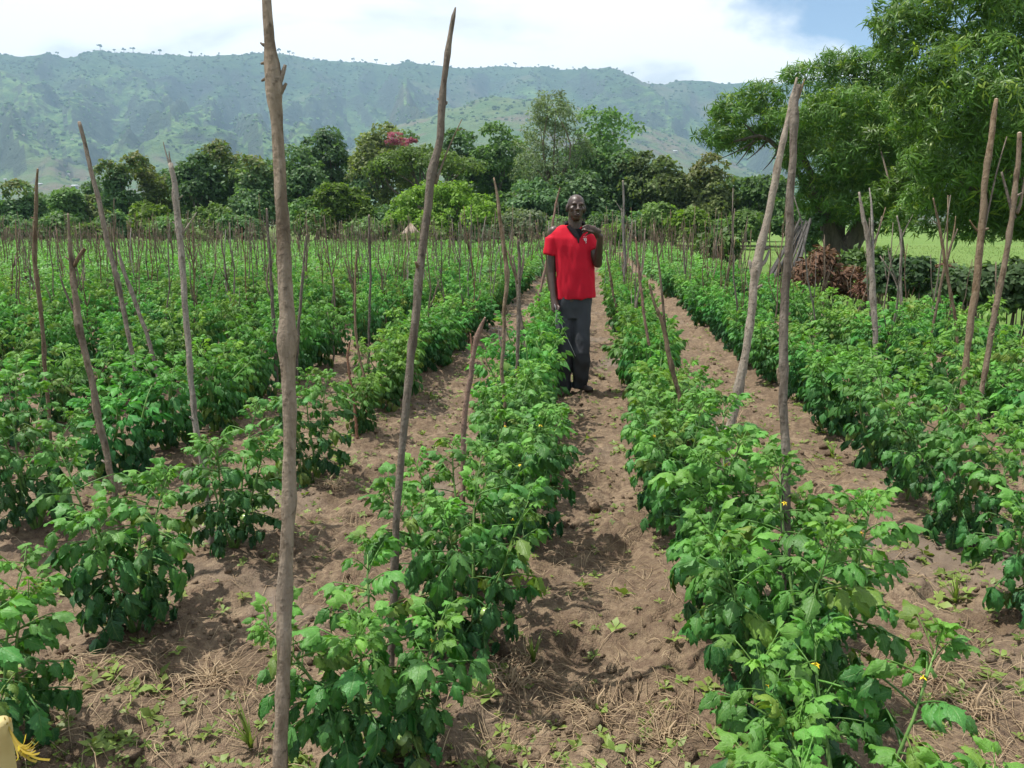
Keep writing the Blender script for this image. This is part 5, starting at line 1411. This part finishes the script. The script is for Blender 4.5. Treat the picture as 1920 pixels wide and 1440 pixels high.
# ================================================================== SOIL LITTER
def view_pts(n, g, y0=1.3, y1=9.0, power=1.0):
    y = y0 + (y1 - y0) * g.random(n) ** (1.6 * power)
    x = (-0.80 + 1.40 * g.random(n)) * (y + .25)
    return x, y
def row_dist(x):
    return np.min(np.abs(x[:, None] - np.array(ROWS_SORT)[None]), 1)
g = np.random.default_rng(91)
# crumbs and clods of soil
n = 11000; x, y = view_pts(n, g); z = gh(x, y)
cl = fbm(x * 1.7, y * 1.7, oct=3, seed=50); ok = g.random(n) < np.clip(.35 + 1.6 * cl, .08, 1); x, y, z = x[ok], y[ok], z[ok]; n = len(x)
s = np.clip(g.lognormal(-5.0, .65, n), .003, .04)
V, T = ico(); Mx = rand_rot(n, g) * s[:, None, None]
VV, TT = place_many(V, T, Mx, np.stack([x, y, z + s * .35], -1)); VV += (g.random(VV.shape) - .5) * np.repeat(s, 12)[:, None] * .7
m = MB(); m.add(VV, T=TT); o = m.build('soil_clods', M_SOIL, smooth=False); tag(o, 'crumbs and clods of dry brown soil on the field', 'soil clods', kind='stuff')
# weed seedlings
n = 15000; x, y = view_pts(n, g, 1.4, 14.0)
den = fbm(x * 1.1, y * 1.1, oct=3, seed=60)
pr = np.clip(.20 + 1.0 * den, .06, .95) + .8 * np.exp(-((y - 7) / 3.0) ** 2) * (np.abs(x) < 3) + .25 * np.exp(-((x - 1.25) / .4) ** 2 - ((y - 3) / 1.2) ** 2)
ok = (g.random(n) < pr) & (x < x_edge(y)); x, y = x[ok], y[ok]; z = gh(x, y); n = len(x)
V = []; T = []
for k in range(4):
    a = k * 1.5708 + .2; v = np.array([(0, 0, .1), (-.32, .55, .42), (.32, .55, .42), (0, 1.15, .40)]) @ rotz(a).T
    T += [(4 * k, 4 * k + 2, 4 * k + 1), (4 * k + 1, 4 * k + 2, 4 * k + 3)]; V.append(v)
v = np.array([(-.05, 0, -.2), (.05, 0, -.2), (0, .02, .55), (0, .3, 1.0), (-.14, .16, .8), (.14, .16, .8)]); V.append(v); T += [(16, 17, 18), (18, 21, 20), (20, 21, 19)]
V = np.concatenate(V); T = np.array(T)
s = np.clip(g.lognormal(-3.95, .45, n), .008, .05); up = g.normal(0, .25, (n, 3)) + np.array([0, 0, 1]); Mx = frames(up, g) * s[:, None, None]
VV, TT = place_many(V, T, Mx, np.stack([x, y, z], -1)); VV = VV + (g.random(VV.shape) - .5) * np.repeat(s, len(V))[:, None] * .25
m = MB(); m.add(VV, T=TT, col=np.repeat(np.array([.17, .265, .06]) * g.uniform(.65, 1.25, (n, 1)) + g.uniform(0, .05, (n, 1)) * np.array([1, .6, .1]), len(V), 0))
o = m.build('weed_seedlings', M_WEED, smooth=False, col=True); tag(o, 'tiny green weed seedlings sprouting all over the soil', 'weeds', kind='stuff')
# straw and dead roots lying about
M_STRAW = simple_mat('straw', (.43, .33, .21), .8, (.30, .21, .13), 9.0)
def strand(c, L, g, r=.0016, lift=.012, dirn=None):
    a = g.uniform(0, 6.28) if dirn is None else dirn
    n = 5; t = np.linspace(-.5, .5, n); bend = g.normal(0, .22)
    X = c[0] + L * (np.cos(a) * t - np.sin(a) * bend * (t * t - .1)); Y = c[1] + L * (np.sin(a) * t + np.cos(a) * bend * (t * t - .1))
    Z = gh(X, Y) + .003 + lift * np.abs(g.normal(0, 1)) * (1 - (2 * t) ** 2) + g.uniform(0, .006)
    return np.stack([X, Y, Z], 1), np.full(n, r) * np.array([.6, 1, 1, .9, .4])
m = MB()
hot = [(u, v) for u, v in ((1760, 1300), (1800, 1370), (1700, 1340), (1620, 1000), (1660, 1060), (1000, 1290), (960, 1300), (1060, 1330), (1200, 1320), (1240, 1380), (420, 1280), (360, 1330), (200, 1290), (470, 1240), (1080, 1040), (1150, 1080), (1040, 900), (1380, 870), (1560, 930), (650, 1100), (640, 1240), (900, 1380), (1880, 1380), (1850, 1280), (1480, 880), (700, 990), (150, 1320))]
hx = [on_ground(*q) for q in hot]
for k in range(2600):
    if k % 4:
        h = hx[g.integers(0, len(hx))]; c = (h[0] + g.normal(0, .16), h[1] + g.normal(0, .16))
    else:
        xx, yy = view_pts(1, g, 1.4, 8.5); c = (xx[0], yy[0])
    P, r = strand(c, g.uniform(.035, .17), g, g.uniform(.0008, .0019)); m.add(*tube(P, r, 3, cap=False))
o = m.build('dry_straw', M_STRAW, smooth=True); tag(o, 'pale bits of straw and dead root strewn over the soil', 'straw', kind='stuff')
# uprooted weed tufts: countable
tufts = [(1425, 1065, .20, 'biggest uprooted root tuft in the middle path, right side'), (1750, 1290, .26, 'big dry root heap right of the large front plant'), (1830, 1340, .2, 'flattened dry grass tuft at the lower right'),
         (1120, 1330, .16, 'pale root tuft with upright stalk low in the middle path'), (1600, 1000, .17, 'dry tuft right of the dark upright stake'), (1385, 800, .2, 'brown dead weed clump in the right alley, far'), (1370, 770, .15, 'small dead weed clump behind the pale leaning stake'),
         (960, 1290, .15, 'grey dead twig tangle below the second plant left of the path'), (1255, 1390, .14, 'straw tuft at the lower edge by the front plant'), (620, 930, .15, 'dry weed heap right of the thick front stake'), (400, 1270, .14, 'bundle of pale straw in the left alley')]
for u, v, s, lab in tufts:
    b = on_ground(u, v); b[2] = gz(b[0], b[1]); root = empty('uprooted_weed', b); m = MB()
    for k in range(52):
        a = g.uniform(0, 6.28); el = abs(g.normal(.25, .3)); L = s * g.uniform(.4, 1.1); d = np.array([math.cos(a) * math.cos(el), math.sin(a) * math.cos(el), math.sin(el)])
        t_ = np.linspace(0, 1, 5); P = d[None] * L * t_[:, None] + np.array([g.normal(0, .22 * s), g.normal(0, .22 * s), .012]); P[:, 2] -= .5 * L * math.sin(el) * t_ ** 2.2; P[:, :2] += g.normal(0, .06 * L, (5, 2)) * t_[:, None]
        P[:, 2] = np.maximum(P[:, 2], .002) + gh(P[:, 0] + b[0], P[:, 1] + b[1]) - b[2]
        m.add(*tube(P, np.linspace(.0022, .0006, 5), 3, cap=False))
    m.build('roots', M_STRAW, root); m = MB()
    m.add(*tube([(0, 0, -.01), (.02 * s, .01, .05), (.15 * s, .02, s * .5)], [.007, .005, .002], 6)); m.build('stalk', M_STRAW, root)
    tag(root, lab, 'dead weed', 'uprooted dry weeds on the soil')
# grass like weeds
for u, v, s, lab in ((470, 1390, .17, 'upright grassy weed left of the thick stake foot'), (1000, 1250, .12, 'grassy weed beside the second plant left of the path'), (1790, 1140, .12, 'leafy weed clump right of the large front plant'), (1560, 860, .14, 'grassy weed under the row right of the crossed stakes')):
    b = on_ground(u, v); b[2] = gz(b[0], b[1]); m = MB()
    for k in range(14):
        a = g.uniform(0, 6.28); L = s * g.uniform(.5, 1.1); t_ = np.linspace(0, 1, 5); lean = g.uniform(.15, .8)
        c_ = np.stack([np.cos(a) * lean * L * t_ ** 1.5, np.sin(a) * lean * L * t_ ** 1.5, L * t_ - .35 * L * lean * t_ ** 2], 1); w = (.006 * (1 - t_) + .0006)[:, None] * np.array([-math.sin(a), math.cos(a), 0])
        V = np.concatenate([c_ - w, c_ + w]); m.add(V, Q=[(i, i + 5, i + 6, i + 1) for i in range(4)], col=np.array([.14, .24, .05]) * g.uniform(.7, 1.2))
    o = m.build('grassy_weed', M_WEED, col=True); o.location = b; tag(o, lab, 'weed', 'larger weeds in the alleys')

# yellow post with a plastic strip at the lower left corner
M_YEL = simple_mat('yellow_paint', (.50, .41, .19), .7, (.40, .31, .12), 8.0)
M_TAPE = leaf_mat('yellow_plastic', .5, .4, .4)
b = at(-1, 1350, 1.25); b[2] = gz(b[0], b[1]); top = at(4, 1350, 1.25) - b
root = empty('yellow_post', b); m = MB()
m.add(*tube([(0, 0, -.05), (0, 0, top[2] * .5), (0, 0, top[2] - .02), (0, 0, top[2])], [.014, .014, .014, .012], 14)); m.build('shaft', M_YEL, root)
m = MB(); t_ = np.linspace(0, 1, 12)
e1 = at(8, 1345, 1.25) - b; e2 = at(62, 1400, 1.22) - b
for q in range(16):
    gq = np.random.default_rng(q); P = e1 + (e2 - e1) * t_[:, None] + np.array([0, 0, 1]) * (-.03 * np.sin(np.pi * t_))[:, None] + gq.normal(0, .013, 3) * (t_ ** 2)[:, None] * np.array([1, .6, 1])
    w = (.0012 + .0006 * t_)[:, None] * np.array([.3, .6, .7]); m.add(np.concatenate([P - w, P + w]), Q=[(i, i + 12, i + 13, i + 1) for i in range(11)], col=np.array([.55, .45, .08]))
m.build('plastic_strip', M_TAPE, root, col=True); m = MB(); m.add(*tube([(0, 0, top[2] - .025), (0, 0, top[2] - .005)], [.0165, .0165], 12, cap=False)); m.build('wrapping', M_YEL, root)
tag(root, 'yellow post top with a fluttering plastic strip, lower left corner', 'post')

# ================================================================== THE MAN
MB_Y = on_ground(1085, 735)[1]
mbase = np.array([on_ground(1078, 735)[0], MB_Y, 0.0]); mbase[2] = gz(mbase[0], mbase[1])
man = empty('person', mbase)
tag(man, 'man in a red polo shirt and dark trousers standing in the middle path', 'person')
def mp(u, v, dy=0.0): return at_y(u, v, MB_Y + dy) - mbase
def capsule(mb, p0, p1, r0, r1, segs=14, flat=False):
    p0 = np.asarray(p0, float); p1 = np.asarray(p1, float)
    d = p1 - p0; L = np.linalg.norm(d); d = d / L
    if flat:
        P = [p0, p0 + d * L * .5, p1]; r = [r0, (r0 + r1) / 2, r1]
    else:
        a = np.linspace(-1, 0, 5); P = []; r = []
        for s in a[:-1]: P.append(p0 + d * r0 * s * .999); r.append(max(r0 * math.sqrt(max(0, 1 - s * s)), .0012))
        P += [p0, (p0 + p1) / 2, p1]; r += [r0, (r0 + r1) / 2, r1]
        for s in -a[::-1][1:]: P.append(p1 + d * r1 * s * .999); r.append(max(r1 * math.sqrt(max(0, 1 - s * s)), .0012))
    mb.add(*tube(np.array(P), np.array(r), segs))
def remeshed(mb, name, voxel, smooth_it, mat, parent, post=None):
    tmp = bpy.data.objects.new('tmp_' + name, mb.mesh('tmp_' + name, None)); COL.objects.link(tmp)
    md = tmp.modifiers.new('r', 'REMESH'); md.mode = 'VOXEL'; md.voxel_size = voxel
    sm = tmp.modifiers.new('s', 'SMOOTH'); sm.factor = .5; sm.iterations = smooth_it
    dg = bpy.context.evaluated_depsgraph_get(); dg.update()
    me = bpy.data.meshes.new_from_object(tmp.evaluated_get(dg))
    old = tmp.data; bpy.data.objects.remove(tmp); bpy.data.meshes.remove(old)
    me.name = name; me.materials.clear(); me.materials.append(mat)
    n = len(me.vertices)
    if post is not None:
        co = np.zeros(n * 3, np.float32); me.vertices.foreach_get('co', co); no = np.zeros(n * 3, np.float32)
        me.vertices.foreach_get('normal', no); co = post(co.reshape(-1, 3), no.reshape(-1, 3)); me.vertices.foreach_set('co', co.astype(np.float32).ravel()); me.update()
    me.polygons.foreach_set('use_smooth', np.ones(len(me.polygons), bool))
    return link(name, me, parent)
M_SKIN = simple_mat('dark_skin', (.070, .041, .030), .42, (.050, .029, .021), 9.0, .12, 120, .5)
M_RED = simple_mat('red_knit', (.56, .013, .032), .85, (.47, .011, .027), 5.0, .15, 300, .15)
M_BLK = simple_mat('black_knit', (.012, .011, .013), .85, None, 5, .1, 300, .15)
M_TRO = simple_mat('charcoal_cloth', (.062, .064, .072), .88, (.046, .048, .054), 4.0, .2, 250, .15)
M_SHOE = simple_mat('worn_shoe', (.035, .028, .024), .7, (.06, .045, .035), 12.0, .2, 60)
M_SHOE2 = simple_mat('muddy_shoe', (.13, .085, .065), .8, (.09, .06, .045), 12.0, .2, 60)
M_WHITE = simple_mat('white_print', (.78, .76, .76), .7)
M_EYE = simple_mat('eye_white', (.26, .23, .20), .3)
M_IRIS = simple_mat('dark_iris', (.012, .008, .006), .2)
M_TEETH = simple_mat('teeth', (.45, .42, .37), .4)
M_MOUTH = simple_mat('mouth_inside', (.05, .012, .012), .6)
# ---- body
B = MB()
hc = mp(1080, 390, -.03)
HR = rotz(R(13)) @ rotx(R(-3)) @ roty(R(3))
def hp(x, y, z): return HR @ np.array([x, y, z]) + hc
def hball(c, r, mb=B, rings=14, segs=18):
    V, T, Q = ball((0, 0, 0), r, rings, segs); mb.add((V + np.array(c)) @ HR.T + hc, T, Q)
hball((0, .012, .036), (.077, .096, .083)); hball((0, -.015, -.03), (.064, .073, .078)); hball((0, -.042, -.086), (.040, .036, .028)); hball((0, -.03, -.06), (.056, .05, .045))
for s in (-1, 1):
    hball((s * .043, -.052, -.012), (.026, .026, .022)); hball((s * .080, .012, -.004), (.012, .022, .034)); hball((s * .014, -.094, -.022), (.012, .014, .010))
    hball((s * .031, -.078, .033), (.026, .015, .009))
hball((0, -.106, -.018), (.017, .020, .015)); capsule(B, hp(0, -.083, .022), hp(0, -.100, -.014), .010, .013)
hball((0, -.088, -.047), (.028, .014, .0075)); hball((0, -.084, -.069), (.026, .014, .009)); hball((0, -.076, -.058), (.03, .012, .016))
capsule(B, hp(0, .02, -.05), mp(1078, 436, .0), .058, .070)
chest = mp(1073, 470, .02)
for (u0, v0, r0, u1, v1, r1) in ((1073, 448, .10, 1074, 500, .12), (1074, 500, .12, 1075, 560, .125), (1052, 440, .06, 1096, 446, .06)):
    capsule(B, mp(u0, v0, .03), mp(u1, v1, .02), r0, r1)
# legs inside the trousers
capsule(B, mp(1062, 580), mp(1059, 655, -.02), .078, .055); capsule(B, mp(1059, 655, -.02), mp(1056, 730, .02), .052, .036)
capsule(B, mp(1090, 580), mp(1089, 655, -.05), .078, .055); capsule(B, mp(1089, 655, -.05), mp(1087, 720, .02), .052, .036)
# his right arm (left in the picture): hanging, fist closed on a wire
sh = mp(1039, 434, .02); el = mp(1034, 512, .0); wr = mp(1038, 560, -.08)
capsule(B, sh, el, .052, .041); capsule(B, el, wr, .041, .027)
pk = mp(1042, 577, -.10); capsule(B, wr, pk, .028, .042, 12)
fk = [mp(1036, 582, -.13), mp(1039, 585, -.135), mp(1043, 586, -.135), mp(1047, 585, -.13)]
for i, q in enumerate(fk):
    a = pk + np.array([(-.024 + .016 * i), -.02, -.012]); b2 = q; c3 = q + np.array([.012, .035, .012])
    capsule(B, a, b2, .0105, .010, 8); capsule(B, b2, c3, .010, .0085, 8)
capsule(B, pk + np.array([.02, -.02, .02]), mp(1049, 576, -.14), .012, .010, 8); capsule(B, mp(1049, 576, -.14), mp(1046, 582, -.155), .010, .009, 8)
# his left arm (right in the picture): bent up, hand before the chest
sh = mp(1103, 442, .01); el = mp(1121, 494, -.05); wr = mp(1125.5, 443, -.17)
capsule(B, sh, el, .050, .041); capsule(B, el, wr, .040, .026)
pm = mp(1113, 429, -.19); capsule(B, wr, pm, .026, .029, 12); capsule(B, mp(1122, 434, -.18), mp(1108, 428, -.2), .026, .024, 12)
fing = [((1109, 424, -.20), (1100, 422.5, -.22), (1092, 426, -.23)), ((1108, 428, -.205), (1098, 427.5, -.225), (1091, 432, -.235)), ((1108, 432, -.205), (1099, 433, -.225), (1093, 437, -.23)), ((1110, 435, -.20), (1103, 438, -.215), (1098, 441, -.22))]
for a, b2, c3 in fing:
    capsule(B, mp(*a), mp(*b2), .0105, .0095, 8); capsule(B, mp(*b2), mp(*c3), .0095, .0075, 8)
capsule(B, mp(1116, 437, -.19), mp(1106, 434, -.235), .013, .011, 8); capsule(B, mp(1106, 434, -.235), mp(1097, 431, -.25), .0105, .009, 8)
body = remeshed(B, 'body', .0066, 2, M_SKIN, man)
for s in (-1, 1):
    m = MB(); hball((s * .031, -.072, .0075), (.0115, .0080, .0052), m, 8, 12); eye_ = m.build('eye', M_EYE, body)
    m = MB(); hball((s * .031 + .002, -.0805, .0080), (.0052, .0022, .0052), m, 8, 12); m.build('iris', M_IRIS, body)
m = MB(); hball((0, -.0935, -.0575), (.021, .007, .0062), m, 8, 12); m.build('mouth', M_MOUTH, body)
m = MB(); hball((0, -.0985, -.0545), (.012, .0030, .0024), m, 8, 12); m.build('teeth', M_TEETH, body)
# ---- shirt
def rings_tube(mb, rings, n=28):
    """closed loft of ellipses: (centre, half width vector, half depth vector)"""
    th = np.arange(n) / n * 6.28319; V = []
    for c, a, b2 in rings:
        sx = np.sign(np.cos(th)) * np.abs(np.cos(th)) ** .8; sy = np.sign(np.sin(th)) * np.abs(np.sin(th)) ** .8
        V.append(np.asarray(c) + sx[:, None] * np.asarray(a) + sy[:, None] * np.asarray(b2))
    k = len(rings); V = np.concatenate(V + [np.array([rings[0][0], rings[-1][0]], float)])
    i = np.arange(k - 1)[:, None] * n; j = np.arange(n)[None]; j2 = (j + 1) % n
    Q = np.stack([i + j, i + j2, i + n + j2, i + n + j], -1).reshape(-1, 4)
    T = [(k * n, (q + 1) % n, q) for q in range(n)] + [(k * n + 1, (k - 1) * n + q, (k - 1) * n + (q + 1) % n) for q in range(n)]
    mb.add(V, np.array(T), Q)
def ring(u0, v0, u1, v1, dep, dy=0.02):
    a = mp(u0, v0, dy); b2 = mp(u1, v1, dy); return ((a + b2) / 2, (b2 - a) / 2, np.array([0, dep, 0]))
Sx = MB()
rings_tube(Sx, [ring(1041, 562, 1117, 557, .145), ring(1042, 545, 1115, 541, .148), ring(1043, 515, 1113, 512, .145), ring(1041, 485, 1112, 482, .142), ring(1038, 460, 1112, 462, .138), ring(1034, 445, 1111, 450, .125), ring(1035, 435, 1109, 441, .105), ring(1042, 427, 1104, 432, .088), ring(1052, 421, 1098, 425, .072)])
capsule(Sx, mp(1044, 441, .02), mp(1036, 458, .015), .067, .072, 20, flat=False); capsule(Sx, mp(1037, 446, .015), mp(1033, 478, .005), .072, .068, 20, flat=True)
capsule(Sx, mp(1100, 444, .01), mp(1106, 456, .0), .062, .062, 20); capsule(Sx, mp(1102, 446, .005), mp(1113.5, 469, -.02), .062, .060, 20, flat=True)
def folds(co, no):
    x, y, z = co[:, 0], co[:, 1], co[:, 2]
    f = fbm(x * 9 + z * 2.2, y * 9, z * 2.3, oct=3, seed=71) * .024 + fbm(x * 20, y * 20, z * 6, oct=2, seed=72) * .008
    f += .007 * np.sin((x * 26 + z * 9)) * np.clip(1.25 - z, 0, .4)
    return co + no * f[:, None] * np.clip((1.52 - z) / .2, .25, 1)[:, None]
shirt = remeshed(Sx, 'polo_shirt', .0075, 14, M_RED, man, folds)
shirt['label'] = 'bright red short sleeved polo shirt'
# ---- trousers
Tx = MB()
rings_tube(Tx, [ring(1044, 550, 1110, 550, .12), ring(1043, 575, 1109, 575, .125), ring(1045, 596, 1108, 596, .115)])
def leg(rows):
    rings_tube(Tx, [(mp(u, v, dy), np.array([w, 0, 0]), np.array([0, d, 0])) for u, v, dy, w, d in rows], 22)
leg([(1060, 570, .02, .086, .105), (1059, 620, .0, .082, .098), (1058, 660, -.03, .075, .086), (1057, 700, .0, .072, .080), (1056, 735, .02, .074, .082)])
leg([(1092, 570, .02, .084, .105), (1091, 620, -.01, .083, .098), (1090.5, 660, -.05, .079, .088), (1089, 695, -.01, .071, .080), (1086, 727, .03, .066, .078)])
def tfolds(co, no):
    x, y, z = co[:, 0], co[:, 1], co[:, 2]
    f = fbm(x * 8, y * 8, z * 4, oct=3, seed=81) * .026 + .006 * np.sin(z * 38 + x * 20 + 3 * fbm(x * 5, y * 5, z * 2, oct=2, seed=82)) * np.clip(.75 - z, 0, .5) * 2
    return co + no * f[:, None]
remeshed(Tx, 'trousers', .0075, 3, M_TRO, man, tfolds)['label'] = 'dark charcoal loose trousers'
# ---- shoes, toes towards the camera
def shoe(u, v, dy, yaw, mat):
    c = mp(u, v, dy); c[2] = gz(c[0] + mbase[0], c[1] + mbase[1]) - mbase[2]
    m = MB(); Rz = rotz(yaw)
    for q, r_ in (((0, .06, .045), (.038, .045, .045)), ((0, .0, .04), (.042, .075, .040)), ((.003, -.10, .03), (.046, .075, .030)), ((.0, -.03, .018), (.045, .13, .018))):
        V, T, Q = ball((0, 0, 0), r_, 12, 16); m.add((V + np.array(q)) @ Rz.T + c, T, Q)
    return remeshed(m, 'shoe', .006, 3, mat, man)
shoe(1092, 733, .02, R(28), M_SHOE); shoe(1054, 742, -.02, R(-10), M_SHOE2)
# ---- collar, placket, emblem laid on the shirt
dg = bpy.context.evaluated_depsgraph_get()
bv = BVHTree.FromPolygons([v.co.copy() for v in shirt.data.vertices], [tuple(p.vertices) for p in shirt.data.polygons])
camL = Vector((C0 - mbase).tolist())
def on_shirt(u, v, off=.004):
    d = Vector(ray(u, v).tolist()).normalized()
    h = bv.ray_cast(camL, d)
    if h[0] is None:
        p = mp(u, v, -.06); return p
    return np.array(h[0] - d * off)
rowsL = [(424, 1070, 1090), (430, 1073, 1089), (436, 1076, 1088.5), (443, 1079.5, 1087.5), (450, 1082.5, 1086.5), (456, 1084, 1085.5)]
m = MB(); k = 6
for v, a, b2 in rowsL: m.add([on_shirt(a + (b2 - a) * i / (k - 1), v, .004) for i in range(k)])
m.q.append(np.array([(r_ * k + i, r_ * k + i + 1, (r_ + 1) * k + i + 1, (r_ + 1) * k + i) for r_ in range(len(rowsL) - 1) for i in range(k - 1)]))
m.build('placket', M_BLK, shirt)
m = MB()
for edge in ([(1062, 424, 1068, 421), (1065, 429, 1072, 426), (1069, 434, 1075, 431), (1074, 440, 1078, 437), (1079, 446, 1081, 443)], [(1097, 427, 1090, 424), (1096, 431, 1090, 429), (1094, 436, 1089, 434), (1091, 441, 1088, 440), (1088, 446, 1087, 445)]):
    V = []
    for off in (.010, .002):
        for a, b_, c, d in edge: V += [on_shirt(a, b_, off), on_shirt(c, d, off + .002)]
    n_ = 2 * len(edge); q = []
    for i in range(len(edge) - 1):
        j = 2 * i; q += [(j, j + 1, j + 3, j + 2), (n_ + j, n_ + j + 2, n_ + j + 3, n_ + j + 1), (j, j + 2, n_ + j + 2, n_ + j), (j + 1, n_ + j + 1, n_ + j + 3, j + 3)]
    m.add(V, Q=q)
nk = [mp(1078, 419, .01) + np.array([math.cos(a) * .082, math.sin(a) * .075, .018 * math.sin(a) + .0]) for a in np.linspace(-.5, math.pi + .5, 16)]
m.add(*tube(np.array(nk), .015, 8)); m.build('collar', M_BLK, shirt)
m = MB()
arc = [(1097.6 + 2.2 * math.cos(a), 449 + 2.5 * math.sin(a)) for a in np.linspace(.3, 5.6, 14)]
m.add(*tube(np.array([on_shirt(u, v, .003) for u, v in arc]), .003, 6)); m.add(*tube(np.array([on_shirt(u, v, .003) for u, v in ((1095.5, 449), (1098, 448.6), (1100, 448.4))]), .0028, 6)); m.add(*tube(np.array([on_shirt(u, v, .003) for u, v in ((1098, 452), (1099, 454), (1098.6, 456))]), .0028, 6))
for u, v in ((1094.5, 444), (1097, 443), (1099.6, 443.6), (1093.8, 447)): m.add(*ball(on_shirt(u, v, .002), .003, 6, 8))
m.build('chest_emblem', M_WHITE, shirt)['label'] = 'small white round emblem printed on the chest'
# ---- what he holds
M_WIRE = simple_mat('grey_wire', (.42, .42, .42), .45)
def wire(pts, r):
    return tube(smooth_line(np.array([mp(*q) for q in pts]), 14), r, 6)
wb = mp(1043, 584, -.14); root = empty('thin_stick', mbase + wb); m = MB()
V, T, Q = wire([(1040, 570, -.14), (1044, 586, -.145), (1049, 600, -.155), (1062, 630, -.17), (1071, 650, -.18), (1079, 668, -.19)], .0022); m.add(V - wb, T, Q); m.build('shaft', M_WIRE, root)
m = MB(); V, T, Q = wire([(1044, 586, -.145), (1042, 600, -.15), (1041, 612, -.15)], .0015); m.add(V - wb, T, Q); m.build('strand', M_WIRE, root)
tag(root, 'thin grey stick held in the lowered hand of the man', 'stick')
